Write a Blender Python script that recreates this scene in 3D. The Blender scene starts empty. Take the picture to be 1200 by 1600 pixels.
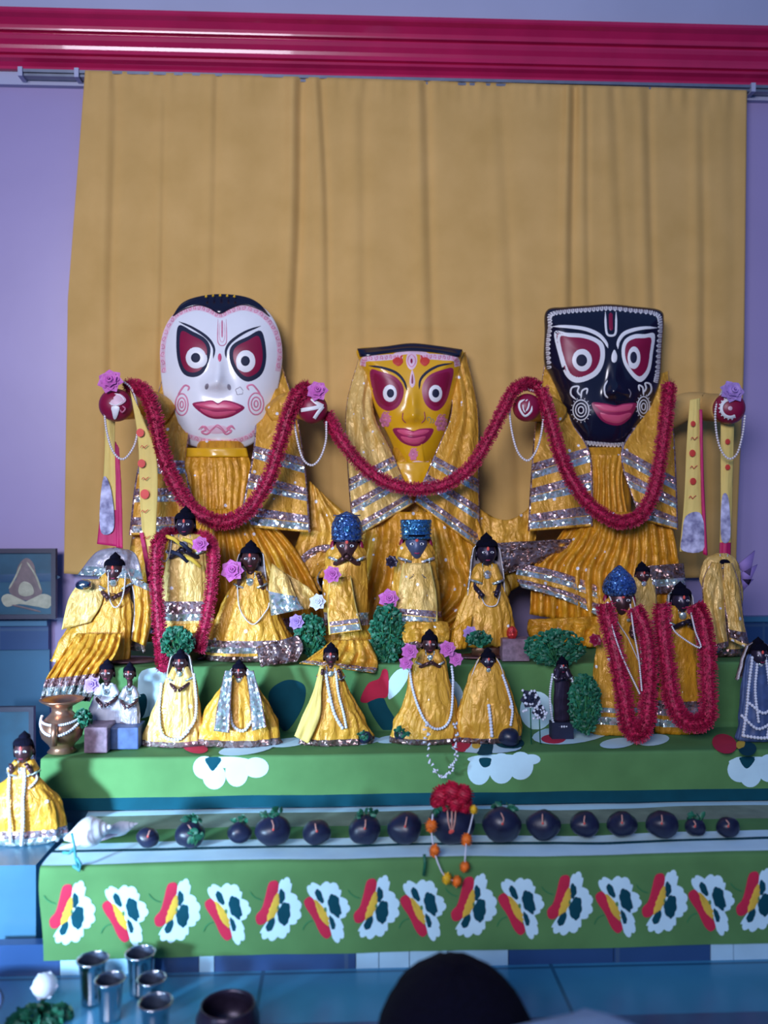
import bpy, bmesh, math, random
from mathutils import Vector, noise
C = bpy.context.scene
COL = C.collection
PI = math.pi
rnd = random.Random(7)

# ---------------------------------------------------------------- camera
ZC = 0.872; CY = -1.9; FPX = 1350.0; YAW = math.radians(2.5)
cd = bpy.data.cameras.new('camera'); cam = bpy.data.objects.new('camera', cd); COL.objects.link(cam)
cam.location = (0, CY, ZC); cam.rotation_euler = (PI/2, 0, -YAW)
cd.sensor_fit = 'VERTICAL'; cd.sensor_height = 24.0; cd.lens = 24.0*FPX/1600.0
cd.clip_start = 0.02
cd.dof.use_dof = True; cd.dof.focus_distance = 1.65; cd.dof.aperture_fstop = (cd.lens/1000.0)/0.013
C.camera = cam
# ---------------------------------------------------------------- light
w = bpy.data.worlds.new('world'); C.world = w; w.use_nodes = True
bgn = w.node_tree.nodes['Background']; bgn.inputs[0].default_value = (0.13, 0.34, 0.85, 1); bgn.inputs[1].default_value = 0.42
def area(name, loc, target, size, sizey, energy, color, spread=180):
    l = bpy.data.lights.new(name, 'AREA'); l.shape = 'RECTANGLE'; l.size = size; l.size_y = sizey
    l.energy = energy; l.color = color; l.spread = math.radians(spread)
    o = bpy.data.objects.new(name, l); COL.objects.link(o); o.location = loc
    d = Vector(target)-Vector(loc); o.rotation_euler = d.to_track_quat('-Z', 'Y').to_euler()
    return o
area('window_light', (-0.95, -3.3, 1.75), (-0.08, 0.1, 1.12), 1.3, 0.8, 18.0, (0.88, 0.86, 1.0), 78)
area('doorway_light', (-1.7, -2.3, 0.75), (-0.50, -0.50, 0.40), 0.22, 0.26, 5.0, (0.48, 0.72, 1.0), 26)
C.view_settings.view_transform = 'Standard'; C.view_settings.look = 'None'
C.view_settings.exposure = 0.0; C.view_settings.gamma = 1.0; C.view_settings.use_curve_mapping = False

# ---------------------------------------------------------------- pixel frame -> place in the room
_r = Vector((math.cos(YAW), -math.sin(YAW), 0)); _f = Vector((math.sin(YAW), math.cos(YAW), 0)); CAM = Vector((0, CY, ZC))
def ray(px, py): return _f + _r*((px-600)/FPX) + Vector((0, 0, 1))*((800-py)/FPX)
def W(px, py, Y):
    d = ray(px, py); return CAM + d*((Y-CY)/d.y)
def Wz(px, py, z):
    d = ray(px, py); return CAM + d*((z-ZC)/d.z)
def SC(px, Y):
    return (Y-CY)/ray(px, 800).y/FPX
def nz(x, y=0, z=0): return noise.noise(Vector((x, y, z)))
def sm(a, b, x):
    t = min(1, max(0, (x-a)/(b-a))); return t*t*(3-2*t)

# ---------------------------------------------------------------- materials
def nodes_mat(name):
    m = bpy.data.materials.new(name); m.use_nodes = True
    nt = m.node_tree; return m, nt, nt.nodes['Principled BSDF']
def mat(name, col, rough=0.6, metal=0.0, var=0.12, scale=30, bump=0.0, bscale=80, sheen=0.0, coat=0.0, dist=0.002, detail=3, col2=None):
    m, nt, b = nodes_mat(name)
    tc = nt.nodes.new('ShaderNodeTexCoord')
    n = nt.nodes.new('ShaderNodeTexNoise'); n.inputs['Scale'].default_value = scale; n.inputs['Detail'].default_value = detail
    nt.links.new(tc.outputs['Object'], n.inputs['Vector'])
    r = nt.nodes.new('ShaderNodeValToRGB'); r.color_ramp.elements[0].position = 0.3; r.color_ramp.elements[1].position = 0.7
    a = [max(0, c*(1-var)) for c in col]; z = [min(1, c*(1+var)) for c in (col2 or col)]
    r.color_ramp.elements[0].color = (*a, 1); r.color_ramp.elements[1].color = (*z, 1)
    nt.links.new(n.outputs['Fac'], r.inputs['Fac']); nt.links.new(r.outputs['Color'], b.inputs['Base Color'])
    b.inputs['Roughness'].default_value = rough; b.inputs['Metallic'].default_value = metal
    b.inputs['Sheen Weight'].default_value = sheen; b.inputs['Coat Weight'].default_value = coat
    if bump:
        n2 = nt.nodes.new('ShaderNodeTexNoise'); n2.inputs['Scale'].default_value = bscale; n2.inputs['Detail'].default_value = 4
        nt.links.new(tc.outputs['Object'], n2.inputs['Vector'])
        bp = nt.nodes.new('ShaderNodeBump'); bp.inputs['Strength'].default_value = bump; bp.inputs['Distance'].default_value = dist
        nt.links.new(n2.outputs['Fac'], bp.inputs['Height']); nt.links.new(bp.outputs['Normal'], b.inputs['Normal'])
    return m
def satin(name, col, dark):
    m, nt, b = nodes_mat(name)
    tc = nt.nodes.new('ShaderNodeTexCoord')
    mp = nt.nodes.new('ShaderNodeMapping'); mp.inputs['Scale'].default_value = (1.0, 1.0, 0.45)
    nt.links.new(tc.outputs['Object'], mp.inputs['Vector'])
    n = nt.nodes.new('ShaderNodeTexNoise'); n.inputs['Scale'].default_value = 42; n.inputs['Detail'].default_value = 5; n.inputs['Distortion'].default_value = 1.2
    nt.links.new(mp.outputs[0], n.inputs['Vector'])
    r = nt.nodes.new('ShaderNodeValToRGB'); r.color_ramp.elements[0].position = 0.3; r.color_ramp.elements[1].position = 0.72
    r.color_ramp.elements[0].color = (*dark, 1); r.color_ramp.elements[1].color = (*col, 1)
    nt.links.new(n.outputs['Fac'], r.inputs['Fac']); nt.links.new(r.outputs['Color'], b.inputs['Base Color'])
    # scattered silver sequins
    v = nt.nodes.new('ShaderNodeTexVoronoi'); v.inputs['Scale'].default_value = 46; nt.links.new(tc.outputs['Object'], v.inputs['Vector'])
    lt = nt.nodes.new('ShaderNodeMath'); lt.operation = 'LESS_THAN'; lt.inputs[1].default_value = 0.17; nt.links.new(v.outputs['Distance'], lt.inputs[0])
    mx = nt.nodes.new('ShaderNodeMixRGB'); mx.inputs['Color2'].default_value = (0.9, 0.9, 0.95, 1)
    sc_ = nt.nodes.new('ShaderNodeSeparateColor'); nt.links.new(v.outputs['Color'], sc_.inputs[0])
    g2 = nt.nodes.new('ShaderNodeMath'); g2.operation = 'GREATER_THAN'; g2.inputs[1].default_value = 0.68; nt.links.new(sc_.outputs[0], g2.inputs[0])
    mu = nt.nodes.new('ShaderNodeMath'); mu.operation = 'MULTIPLY'; nt.links.new(lt.outputs[0], mu.inputs[0]); nt.links.new(g2.outputs[0], mu.inputs[1])
    nt.links.new(mu.outputs[0], mx.inputs['Fac']); nt.links.new(r.outputs['Color'], mx.inputs['Color1']); nt.links.new(mx.outputs[0], b.inputs['Base Color'])
    b.inputs['Roughness'].default_value = 0.36; b.inputs['Metallic'].default_value = 0.12
    n2 = nt.nodes.new('ShaderNodeTexNoise'); n2.inputs['Scale'].default_value = 75; n2.inputs['Detail'].default_value = 5; n2.inputs['Distortion'].default_value = 0.8
    nt.links.new(mp.outputs[0], n2.inputs['Vector'])
    bp = nt.nodes.new('ShaderNodeBump'); bp.inputs['Strength'].default_value = 0.9; bp.inputs['Distance'].default_value = 0.006
    nt.links.new(n2.outputs['Fac'], bp.inputs['Height']); nt.links.new(bp.outputs['Normal'], b.inputs['Normal'])
    return m
def sequin(name, c1, c2, scale=190):
    m, nt, b = nodes_mat(name)
    tc = nt.nodes.new('ShaderNodeTexCoord')
    v = nt.nodes.new('ShaderNodeTexVoronoi'); v.inputs['Scale'].default_value = scale; nt.links.new(tc.outputs['Object'], v.inputs['Vector'])
    r = nt.nodes.new('ShaderNodeValToRGB'); r.color_ramp.elements[0].color = (*c1, 1); r.color_ramp.elements[1].color = (*c2, 1)
    r.color_ramp.elements[0].position = 0.25; r.color_ramp.elements[1].position = 0.8
    sp = nt.nodes.new('ShaderNodeSeparateColor'); nt.links.new(v.outputs['Color'], sp.inputs[0])
    nt.links.new(sp.outputs[0], r.inputs['Fac']); nt.links.new(r.outputs['Color'], b.inputs['Base Color'])
    b.inputs['Metallic'].default_value = 0.7; b.inputs['Roughness'].default_value = 0.24
    # every sequin is tilted its own way
    g = nt.nodes.new('ShaderNodeNewGeometry')
    s = nt.nodes.new('ShaderNodeVectorMath'); s.operation = 'SUBTRACT'; s.inputs[1].default_value = (0.5, 0.5, 0.5); nt.links.new(v.outputs['Color'], s.inputs[0])
    k = nt.nodes.new('ShaderNodeVectorMath'); k.operation = 'SCALE'; k.inputs['Scale'].default_value = 1.1; nt.links.new(s.outputs[0], k.inputs[0])
    ad = nt.nodes.new('ShaderNodeVectorMath'); ad.operation = 'ADD'; nt.links.new(g.outputs['Normal'], ad.inputs[0]); nt.links.new(k.outputs[0], ad.inputs[1])
    nm = nt.nodes.new('ShaderNodeVectorMath'); nm.operation = 'NORMALIZE'; nt.links.new(ad.outputs[0], nm.inputs[0])
    nt.links.new(nm.outputs[0], b.inputs['Normal'])
    return m
def tiles(name, col, grout, sx, sy, rough=0.3, axis='XY', var=0.1, off=(0, 0)):
    m, nt, b = nodes_mat(name)
    tc = nt.nodes.new('ShaderNodeTexCoord'); g = nt.nodes.new('ShaderNodeNewGeometry')
    sep = nt.nodes.new('ShaderNodeSeparateXYZ'); nt.links.new(g.outputs['Position'], sep.inputs[0])
    cmb = nt.nodes.new('ShaderNodeCombineXYZ')
    nt.links.new(sep.outputs[axis[0]], cmb.inputs[0]); nt.links.new(sep.outputs[axis[1]], cmb.inputs[1])
    mp = nt.nodes.new('ShaderNodeMapping'); mp.inputs['Location'].default_value = (off[0], off[1], 0); nt.links.new(cmb.outputs[0], mp.inputs[0])
    br = nt.nodes.new('ShaderNodeTexBrick'); br.offset = 0.0; nt.links.new(mp.outputs[0], br.inputs['Vector'])
    br.inputs['Color1'].default_value = (*col, 1); br.inputs['Color2'].default_value = (*[c*(1-var) for c in col], 1); br.inputs['Mortar'].default_value = (*grout, 1)
    br.inputs['Scale'].default_value = 1; br.inputs['Brick Width'].default_value = sx; br.inputs['Row Height'].default_value = sy; br.inputs['Mortar Size'].default_value = 0.003
    n = nt.nodes.new('ShaderNodeTexNoise'); n.inputs['Scale'].default_value = 9; n.inputs['Detail'].default_value = 6; nt.links.new(tc.outputs['Object'], n.inputs['Vector'])
    mx = nt.nodes.new('ShaderNodeMixRGB'); mx.blend_type = 'MULTIPLY'; mx.inputs['Fac'].default_value = 0.35
    nt.links.new(br.outputs['Color'], mx.inputs['Color1']); nt.links.new(n.outputs['Fac'], mx.inputs['Color2'])
    nt.links.new(mx.outputs[0], b.inputs['Base Color']); b.inputs['Roughness'].default_value = rough
    return m
M = {}
M['wall'] = mat('pink_lavender_paint', (0.38, 0.31, 0.55), 0.38, var=0.05, scale=3, bump=0.15, bscale=8, dist=0.004)
M['ledge'] = mat('pale_lavender_paint', (0.44, 0.46, 0.62), 0.4, var=0.05, scale=4)
M['moulding'] = mat('crimson_gloss_paint', (0.52, 0.012, 0.085), 0.24, var=0.1, scale=12, coat=0.5)
M['bluetile'] = tiles('deep_blue_tile', (0.03, 0.09, 0.25), (0.06, 0.13, 0.26), 0.2, 0.2, 0.35, 'XZ')
M['dado'] = tiles('pale_blue_tile', (0.06, 0.22, 0.38), (0.2, 0.3, 0.45), 0.3, 0.3, 0.4, 'XZ')
M['floor'] = tiles('grey_marble_floor', (0.06, 0.33, 0.56), (0.02, 0.14, 0.26), 0.42, 0.60, 0.3, 'XY', off=(0.12, 0.05))
M['floorband'] = mat('dark_blue_floor_border', (0.04, 0.10, 0.22), 0.3)
M['marble'] = mat('white_marble', (0.05, 0.155, 0.25), 0.35, var=0.1, scale=14)
M['whitetile'] = mat('white_tile', (0.40, 0.66, 0.82), 0.3, var=0.05)
M['curtain'] = mat('mustard_cotton', (0.63, 0.385, 0.12), 0.85, var=0.05, scale=9, bump=0.35, bscale=420, dist=0.0006, col2=(0.66, 0.41, 0.14), detail=5)
M['steelrail'] = mat('grey_rail', (0.25, 0.27, 0.33), 0.4, 0.6)
M['satin'] = satin('yellow_satin', (0.84, 0.44, 0.05), (0.52, 0.24, 0.015))
M['satin2'] = satin('pale_yellow_satin', (0.88, 0.60, 0.20), (0.62, 0.36, 0.06))
M['gold'] = satin('golden_silk', (0.84, 0.40, 0.02), (0.50, 0.21, 0.01))
M['sequin'] = sequin('silver_sequins', (0.42, 0.56, 0.54), (1.0, 0.98, 0.96))
M['lace'] = sequin('pink_grey_lace', (0.36, 0.21, 0.22), (0.85, 0.66, 0.68), 240)
M['bronzelace'] = sequin('brown_tinsel', (0.20, 0.11, 0.10), (0.48, 0.36, 0.36), 200)
M['silvernet'] = mat('silver_grey_net', (0.42, 0.38, 0.42), 0.4, 0.4, var=0.3, scale=60, bump=0.6, bscale=200)
M['white'] = mat('white_enamel', (0.85, 0.86, 0.88), 0.22, var=0.02, coat=0.3)
M['whitep'] = mat('white_paint', (0.86, 0.86, 0.86), 0.4, var=0.03)
M['yellowface'] = mat('yellow_enamel', (0.80, 0.42, 0.01), 0.28, var=0.03, coat=0.3)
M['black'] = mat('black_enamel', (0.008, 0.006, 0.02), 0.22, var=0.1, coat=0.4)
M['crimson'] = mat('crimson_paint', (0.26, 0.006, 0.045), 0.4, var=0.08)
M['pink'] = mat('pink_lip_paint', (0.72, 0.10, 0.20), 0.35, var=0.05)
M['lipline'] = mat('dark_lip_paint', (0.32, 0.015, 0.08), 0.4)
M['rosepaint'] = mat('rose_pattern_paint', (0.70, 0.22, 0.34), 0.5, var=0.2, scale=60)
M['palepink'] = mat('pale_pink_paint', (0.82, 0.56, 0.64), 0.5, var=0.1, scale=60)
M['redpaint'] = mat('red_paint', (0.65, 0.05, 0.03), 0.5)
M['navy'] = mat('navy_paint', (0.005, 0.010, 0.04), 0.7)
M['garland'] = mat('crimson_tinsel', (0.30, 0.004, 0.035), 0.6, var=0.35, scale=160, col2=(0.50, 0.012, 0.08))
M['pearl'] = mat('pearl_bead', (0.80, 0.76, 0.78), 0.25, 0.1, var=0.05, coat=0.4)
M['flower'] = mat('pink_petal', (0.62, 0.15, 0.50), 0.55, var=0.2, scale=70)
M['flower2'] = mat('lilac_petal', (0.42, 0.26, 0.62), 0.55, var=0.2, scale=70)
M['whiteflower'] = mat('white_petal', (0.70, 0.74, 0.84), 0.6, var=0.08)
M['redflower'] = mat('red_petal', (0.48, 0.010, 0.05), 0.6, var=0.3, scale=120)
M['orange'] = mat('orange_petal', (0.85, 0.20, 0.02), 0.6, var=0.25, scale=150)
M['yellowflower'] = mat('yellow_petal', (0.80, 0.50, 0.02), 0.6, var=0.2, scale=150)
M['leaf'] = mat('dark_green_leaf', (0.008, 0.09, 0.05), 0.5, var=0.4, scale=50, col2=(0.014, 0.15, 0.08))
M['green'] = mat('lime_green_cotton', (0.100, 0.245, 0.085), 0.85, var=0.10, scale=14, bump=0.3, bscale=300, dist=0.0006)
M['teal'] = mat('dark_teal_print', (0.003, 0.062, 0.09), 0.85, var=0.1)
M['printwhite'] = mat('white_print', (0.58, 0.86, 0.97), 0.85, var=0.04)
M['printred'] = mat('crimson_print', (0.55, 0.015, 0.06), 0.85, var=0.1)
M['printyellow'] = mat('yellow_print', (0.72, 0.48, 0.05), 0.85, var=0.1)
M['printgrey'] = mat('grey_olive_cloth', (0.22, 0.27, 0.20), 0.85, var=0.2, scale=25)
M['stem'] = mat('stem_print', (0.03, 0.2, 0.07), 0.85)
M['bronze'] = mat('dark_bronze', (0.10, 0.045, 0.05), 0.35, 0.55, var=0.3, scale=60)
M['darkbronze'] = mat('black_bronze', (0.035, 0.025, 0.05), 0.3, 0.4, var=0.3, scale=60)
M['brass'] = mat('copper_brass', (0.46, 0.24, 0.15), 0.3, 0.85, var=0.25, scale=30)
M['hair'] = mat('black_hair', (0.002, 0.002, 0.010), 0.95, var=0.3, scale=200, bump=0.5, bscale=400)
M['blueskin'] = mat('slate_blue_face', (0.07, 0.09, 0.17), 0.4, 0.2, var=0.1)
M['bluecrown'] = sequin('blue_beaded_crown', (0.03, 0.08, 0.30), (0.14, 0.30, 0.62), 330)
M['tealcrown'] = sequin('teal_beaded_crown', (0.03, 0.14, 0.38), (0.12, 0.42, 0.70), 330)
M['steelinshade'] = mat('shaded_steel', (0.06, 0.08, 0.13), 0.5, 0.6)  # darker copy of the steel: shade inside the tumblers put into the colour
M['steel'] = mat('stainless_steel', (0.55, 0.57, 0.60), 0.16, 1.0, var=0.05)
M['stone'] = mat('black_river_stone', (0.012, 0.016, 0.045), 0.36, var=0.3, scale=40, bump=0.2, bscale=60)
M['sandal'] = mat('sandal_paste', (0.62, 0.32, 0.26), 0.8, var=0.15)
M['ember'] = mat('vermilion', (0.80, 0.10, 0.08), 0.7)
M['conch'] = mat('white_shell', (0.72, 0.75, 0.80), 0.4, var=0.12, scale=30)
M['ribbon'] = mat('teal_ribbon', (0.05, 0.30, 0.34), 0.6)
M['scarf'] = mat('pale_yellow_scarf', (0.82, 0.62, 0.17), 0.7, var=0.05, bump=0.2, bscale=200)
M['scarfred'] = mat('crimson_scarf', (0.55, 0.012, 0.12), 0.6, var=0.1)
M['scarfpic'] = mat('lilac_printed_picture', (0.26, 0.24, 0.52), 0.7, var=0.5, scale=55, col2=(0.5, 0.5, 0.72))
M['wood'] = mat('dark_frame_wood', (0.03, 0.03, 0.06), 0.4)
M['pic'] = mat('picture_ground', (0.015, 0.09, 0.15), 0.35, var=0.3, scale=14)
M['picdark'] = mat('picture_dark_band', (0.015, 0.07, 0.15), 0.35)
M['picskin'] = mat('picture_brown', (0.18, 0.13, 0.13), 0.4, var=0.2, scale=60)
M['picrobe'] = mat('picture_robe', (0.42, 0.42, 0.30), 0.4, var=0.2, scale=60)
M['redbox'] = mat('red_tinsel_box', (0.50, 0.03, 0.03), 0.35, 0.3, var=0.5, scale=120, bump=0.6, bscale=200)
M['brownbox'] = mat('mauve_brown_box', (0.22, 0.14, 0.19), 0.5, var=0.3, scale=120)
M['bluebox'] = mat('dark_blue_box', (0.05, 0.09, 0.22), 0.5, var=0.3, scale=60)
M['skin'] = mat('brown_skin', (0.16, 0.07, 0.04), 0.5)
M['shirt'] = mat('pale_blue_shirt', (0.42, 0.66, 0.90), 0.8, var=0.05)
M['trouser'] = mat('dark_trousers', (0.03, 0.035, 0.06), 0.8)
M['whitecloth'] = mat('white_dress_cloth', (0.66, 0.70, 0.80), 0.7, var=0.1, bump=0.4, bscale=60)
M['purplecloth'] = mat('violet_cloth', (0.30, 0.20, 0.52), 0.7, var=0.1)

for k_ in ('hair', 'curtain', 'green', 'teal'): M[k_].node_tree.nodes['Principled BSDF'].inputs['Specular IOR Level'].default_value = 0.15
# ---------------------------------------------------------------- mesh building
def cr(pts, n, closed=False):
    """Catmull-Rom resample of a list of tuples into n points."""
    pts = [Vector(p) for p in pts]; L = len(pts); segs = L if closed else L-1
    out = []
    for i in range(n):
        t = i/(n if closed else n-1)*segs; k = min(int(t), segs-1); f = t-k
        if closed: p = [pts[(k+j-1) % L] for j in range(4)]
        else:
            p1, p2 = pts[k], pts[k+1]
            p = [pts[k-1] if k > 0 else p1*2-p2, p1, p2, pts[k+2] if k+2 < L else p2*2-p1]
        out.append(0.5*((2*p[1]) + (p[2]-p[0])*f + (2*p[0]-5*p[1]+4*p[2]-p[3])*f*f + (3*p[1]-p[0]-3*p[2]+p[3])*f**3))
    return out
class MB:
    def __init__(s): s.v = []; s.f = []; s.mi = []; s.mats = []
    def mid(s, m):
        if m not in s.mats: s.mats.append(m)
        return s.mats.index(m)
    def add(s, vs, fs, m):
        k = len(s.v); s.v += [Vector(v) for v in vs]; i = s.mid(m)
        for f in fs: s.f.append(tuple(a+k for a in f)); s.mi.append(i)
        return s
    def grid(s, rows, m, cu=False, cv=False, capa=False, capb=False):
        nr, nc = len(rows), len(rows[0]); k = len(s.v)
        for r in rows: s.v += [Vector(p) for p in r]
        for i in range(nr if cv else nr-1):
            for j in range(nc if cu else nc-1):
                mm = m(i, j) if callable(m) else m
                a = k+i*nc+j; b = k+i*nc+(j+1) % nc; c = k+((i+1) % nr)*nc+(j+1) % nc; d = k+((i+1) % nr)*nc+j
                s.f.append((a, b, c, d)); s.mi.append(s.mid(mm))
        mm = m(0, 0) if callable(m) else m
        if capa: s.f.append(tuple(k+j for j in range(nc))[::-1]); s.mi.append(s.mid(mm))
        mm = m(nr-2, 0) if callable(m) else m
        if capb: s.f.append(tuple(k+(nr-1)*nc+j for j in range(nc))); s.mi.append(s.mid(mm))
        return s
    def box(s, a, b, m):
        x0, y0, z0 = a; x1, y1, z1 = b
        s.add([(x0, y0, z0), (x1, y0, z0), (x1, y1, z0), (x0, y1, z0), (x0, y0, z1), (x1, y0, z1), (x1, y1, z1), (x0, y1, z1)],
              [(0, 3, 2, 1), (4, 5, 6, 7), (0, 1, 5, 4), (1, 2, 6, 5), (2, 3, 7, 6), (3, 0, 4, 7)], m); return s
    def lathe(s, o, prof, m, n=24, ry=1.0, capa=True, capb=True):
        o = Vector(o); rows = [[o+Vector((r*math.cos(2*PI*j/n), ry*r*math.sin(2*PI*j/n), z)) for j in range(n)] for r, z in prof]
        return s.grid(rows, m, cu=True, capa=capa, capb=capb)
    def ball(s, o, r, m, n=10, k=7, rz=None, ry=None):
        rx = r; ry = ry or r; rz = rz or r; o = Vector(o)
        rows = []
        for i in range(k):
            a = -PI/2 + PI*(i+0.15)/(k-0.7)
            rows.append([o+Vector((rx*math.cos(a)*math.cos(2*PI*j/n), ry*math.cos(a)*math.sin(2*PI*j/n), rz*math.sin(a))) for j in range(n)])
        return s.grid(rows, m, cu=True, capa=True, capb=True)
    def tube(s, pts, r, m, n=8, caps=True):
        pts = [Vector(p) for p in pts]; rows = []; L = len(pts)
        up = Vector((0.13, 0.9, 0.2)).normalized()
        for i, p in enumerate(pts):
            t = (pts[min(i+1, L-1)]-pts[max(i-1, 0)])
            if t.length < 1e-9: t = Vector((0, 0, 1))
            t.normalize(); a = t.cross(up)
            if a.length < 1e-3: a = t.cross(Vector((1, 0, 0)))
            a.normalize(); b = t.cross(a).normalized()
            rr = r(i/(L-1)) if callable(r) else r
            rows.append([p+a*(rr*math.cos(2*PI*j/n))+b*(rr*math.sin(2*PI*j/n)) for j in range(n)])
        return s.grid(rows, m, cu=True, capa=caps, capb=caps)
    def build(s, name, parent=None, origin=None, smooth=True, solid=0, subsurf=0):
        if parent is not None: org = Vector(parent['wo'])
        elif origin is not None: org = Vector(origin)
        else:
            org = Vector((sum(v.x for v in s.v)/len(s.v), sum(v.y for v in s.v)/len(s.v), min(v.z for v in s.v)))
        me = bpy.data.meshes.new(name); me.from_pydata([tuple(v-org) for v in s.v], [], s.f)
        for m in s.mats: me.materials.append(M[m])
        me.polygons.foreach_set('material_index', s.mi)
        me.polygons.foreach_set('use_smooth', [smooth]*len(s.f))
        o = bpy.data.objects.new(name, me); COL.objects.link(o)
        if parent is not None: o.parent = parent
        else: o.location = org
        o['wo'] = tuple(org)
        if solid:
            d = o.modifiers.new('thickness', 'SOLIDIFY'); d.thickness = solid; d.offset = 0
        if subsurf:
            d = o.modifiers.new('smooth', 'SUBSURF'); d.levels = subsurf; d.render_levels = subsurf
        return o
def tag(o, label=None, cat=None, group=None, kind=None):
    if label: o['label'] = label
    if cat: o['category'] = cat
    if group: o['group'] = group
    if kind: o['kind'] = kind
    return o
def thing(name, loc, label, cat, group=None):
    o = bpy.data.objects.new(name, None); COL.objects.link(o); o.location = loc; o['wo'] = tuple(loc)
    o.empty_display_size = 0.02
    return tag(o, label, cat, group)
def struct(o): return tag(o, kind='structure')

# ================================================================ SETTING
ZP = ZC-0.665            # top of the marble platform
ZS = ZC-0.5065           # lower shelf
Z2 = ZC-0.4166           # second step
Z3 = ZC-0.2915           # top step
YW = 0.15; Y3 = -0.26; Y2 = -0.42; Y1 = -0.645
struct(MB().box((-3.2, YW, -0.1), (3.4, YW+0.12, 3.1), 'wall').build('wall_back', origin=(0, YW, 0), smooth=False))
struct(MB().box((-3.32, -4.5, -0.1), (-3.2, YW+0.12, 3.1), 'wall').build('wall_left', origin=(-3.2, -2, 0), smooth=False))
struct(MB().box((3.4, -4.5, -0.1), (3.52, YW+0.12, 3.1), 'wall').build('wall_right', origin=(3.4, -2, 0), smooth=False))
struct(MB().box((-3.2, -4.5, -0.06), (3.4, YW, 0.0), 'floor').build('floor', origin=(0, -2, 0), smooth=False))
# raised marble platform in front of the altar
pl = MB().box((-3.19, -1.08, 0.001), (3.39, YW-0.001, ZP), 'floor')
o = struct(pl.build('trim_1', origin=(0, -0.5, 0), smooth=False)); o['label'] = 'raised grey marble platform carrying the altar'
pb = MB().box((-0.16, -1.078, ZP-0.001), (3.38, -0.775, ZP+0.0015), 'floorband')
struct(pb.build('trim_2', smooth=False))
# plinth under the altar: dark blue tiles with white ones between
pm = MB()
zb = ZP; zt = ZC-0.640
def Xat(px, Y): return W(px, 800, Y).x
cuts = [(-30, 'bluetile'), (92, 'whitetile'), (241, 'bluetile'), (310, 'whitetile'), (334, 'bluetile'), (556, 'whitetile'), (592, 'whitetile'), (640, 'whitetile'), (700, 'whitetile'), (795, 'bluetile'), (960, 'bluetile'), (1112, 'whitetile'), (1148, 'whitetile'), (1240, 'bluetile'), (1420, 'bluetile')]
for (a, m), (b, _) in zip(cuts[:-1], cuts[1:]):
    pm.box((Xat(a, Y1)+0.0006, Y1+0.004, zb), (Xat(b, Y1)-0.0006, Y1+0.022, zt+0.02), m)
struct(pm.build('trim_3', smooth=False))
# tiled dado left and right of the altar
for k, (xa, xb) in enumerate(((-3.2, Xat(80, YW)), (Xat(1140, YW), 3.4))):
    struct(MB().box((xa, YW-0.012, ZP), (xb, YW, ZC-0.318), 'dado').build('trim_%d' % (4+2*k), smooth=False))
    struct(MB().box((xa, YW-0.020, ZC-0.318), (xb, YW, ZC-0.262), 'bluetile').box((xa, YW-0.030, ZC-0.262), (xb, YW, ZC-0.250), 'dado').build('trim_%d' % (5+2*k), smooth=False))
# crimson moulding: profile (out from wall, height) swept along the wall
z0 = W(600, 119, YW-0.03).z; z1 = W(600, 31, YW-0.05).z; hh = z1-z0
prof = [(0, 0), (0.018, 0), (0.022, 0.01), (0.022, 0.06), (0.028, 0.12), (0.036, 0.16), (0.038, 0.20), (0.030, 0.215), (0.030, 0.24), (0.037, 0.26), (0.037, 0.285), (0.032, 0.30), (0.032, 0.36),
        (0.034, 0.42), (0.040, 0.50), (0.043, 0.56), (0.043, 0.59), (0.037, 0.60), (0.037, 0.63), (0.045, 0.65), (0.046, 0.68), (0.041, 0.70), (0.042, 0.76), (0.050, 0.86), (0.058, 0.91), (0.060, 0.94), (0.060, 1.0), (0, 1.0)]
rows = [[(x, YW-p[0]*1.1, z0+p[1]*hh) for x in (-3.19, -1.5, -0.5, 0, 0.5, 1.5, 3.39)] for p in prof]
struct(MB().grid(rows, 'moulding').build('trim_8', origin=(0, YW, z0), smooth=False))
struct(MB().box((-3.19, YW-0.045, z1), (3.39, YW, z1+0.75), 'ledge').build('trim_9', smooth=False))
struct(MB().box((-3.19, YW-0.014, z0-0.030), (3.39, YW, z0-0.0005), 'ledge').build('trim_10', smooth=False))
# curtain rail
ra = W(35, 115, 0.13); rb = W(1215, 148, 0.13)
cz = (ra.z+rb.z)/2
t = thing('curtain_rail', (0.0, 0.13, cz-0.01), 'thin grey metal curtain rail under the crimson moulding', 'curtain rail')
MB().box((ra.x, 0.112, cz-0.008), (rb.x, 0.132, cz-0.002), 'steelrail').box((ra.x, 0.108, cz-0.001), (rb.x, 0.132, cz+0.006), 'steelrail').build('rail', t, smooth=False)
for px in (37, 124, 1169):
    x = Xat(px, 0.13); MB().box((x-0.004, 0.104, cz-0.012), (x+0.006, YW-0.005, cz+0.009), 'ledge').build('bracket', t, smooth=False)
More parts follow.
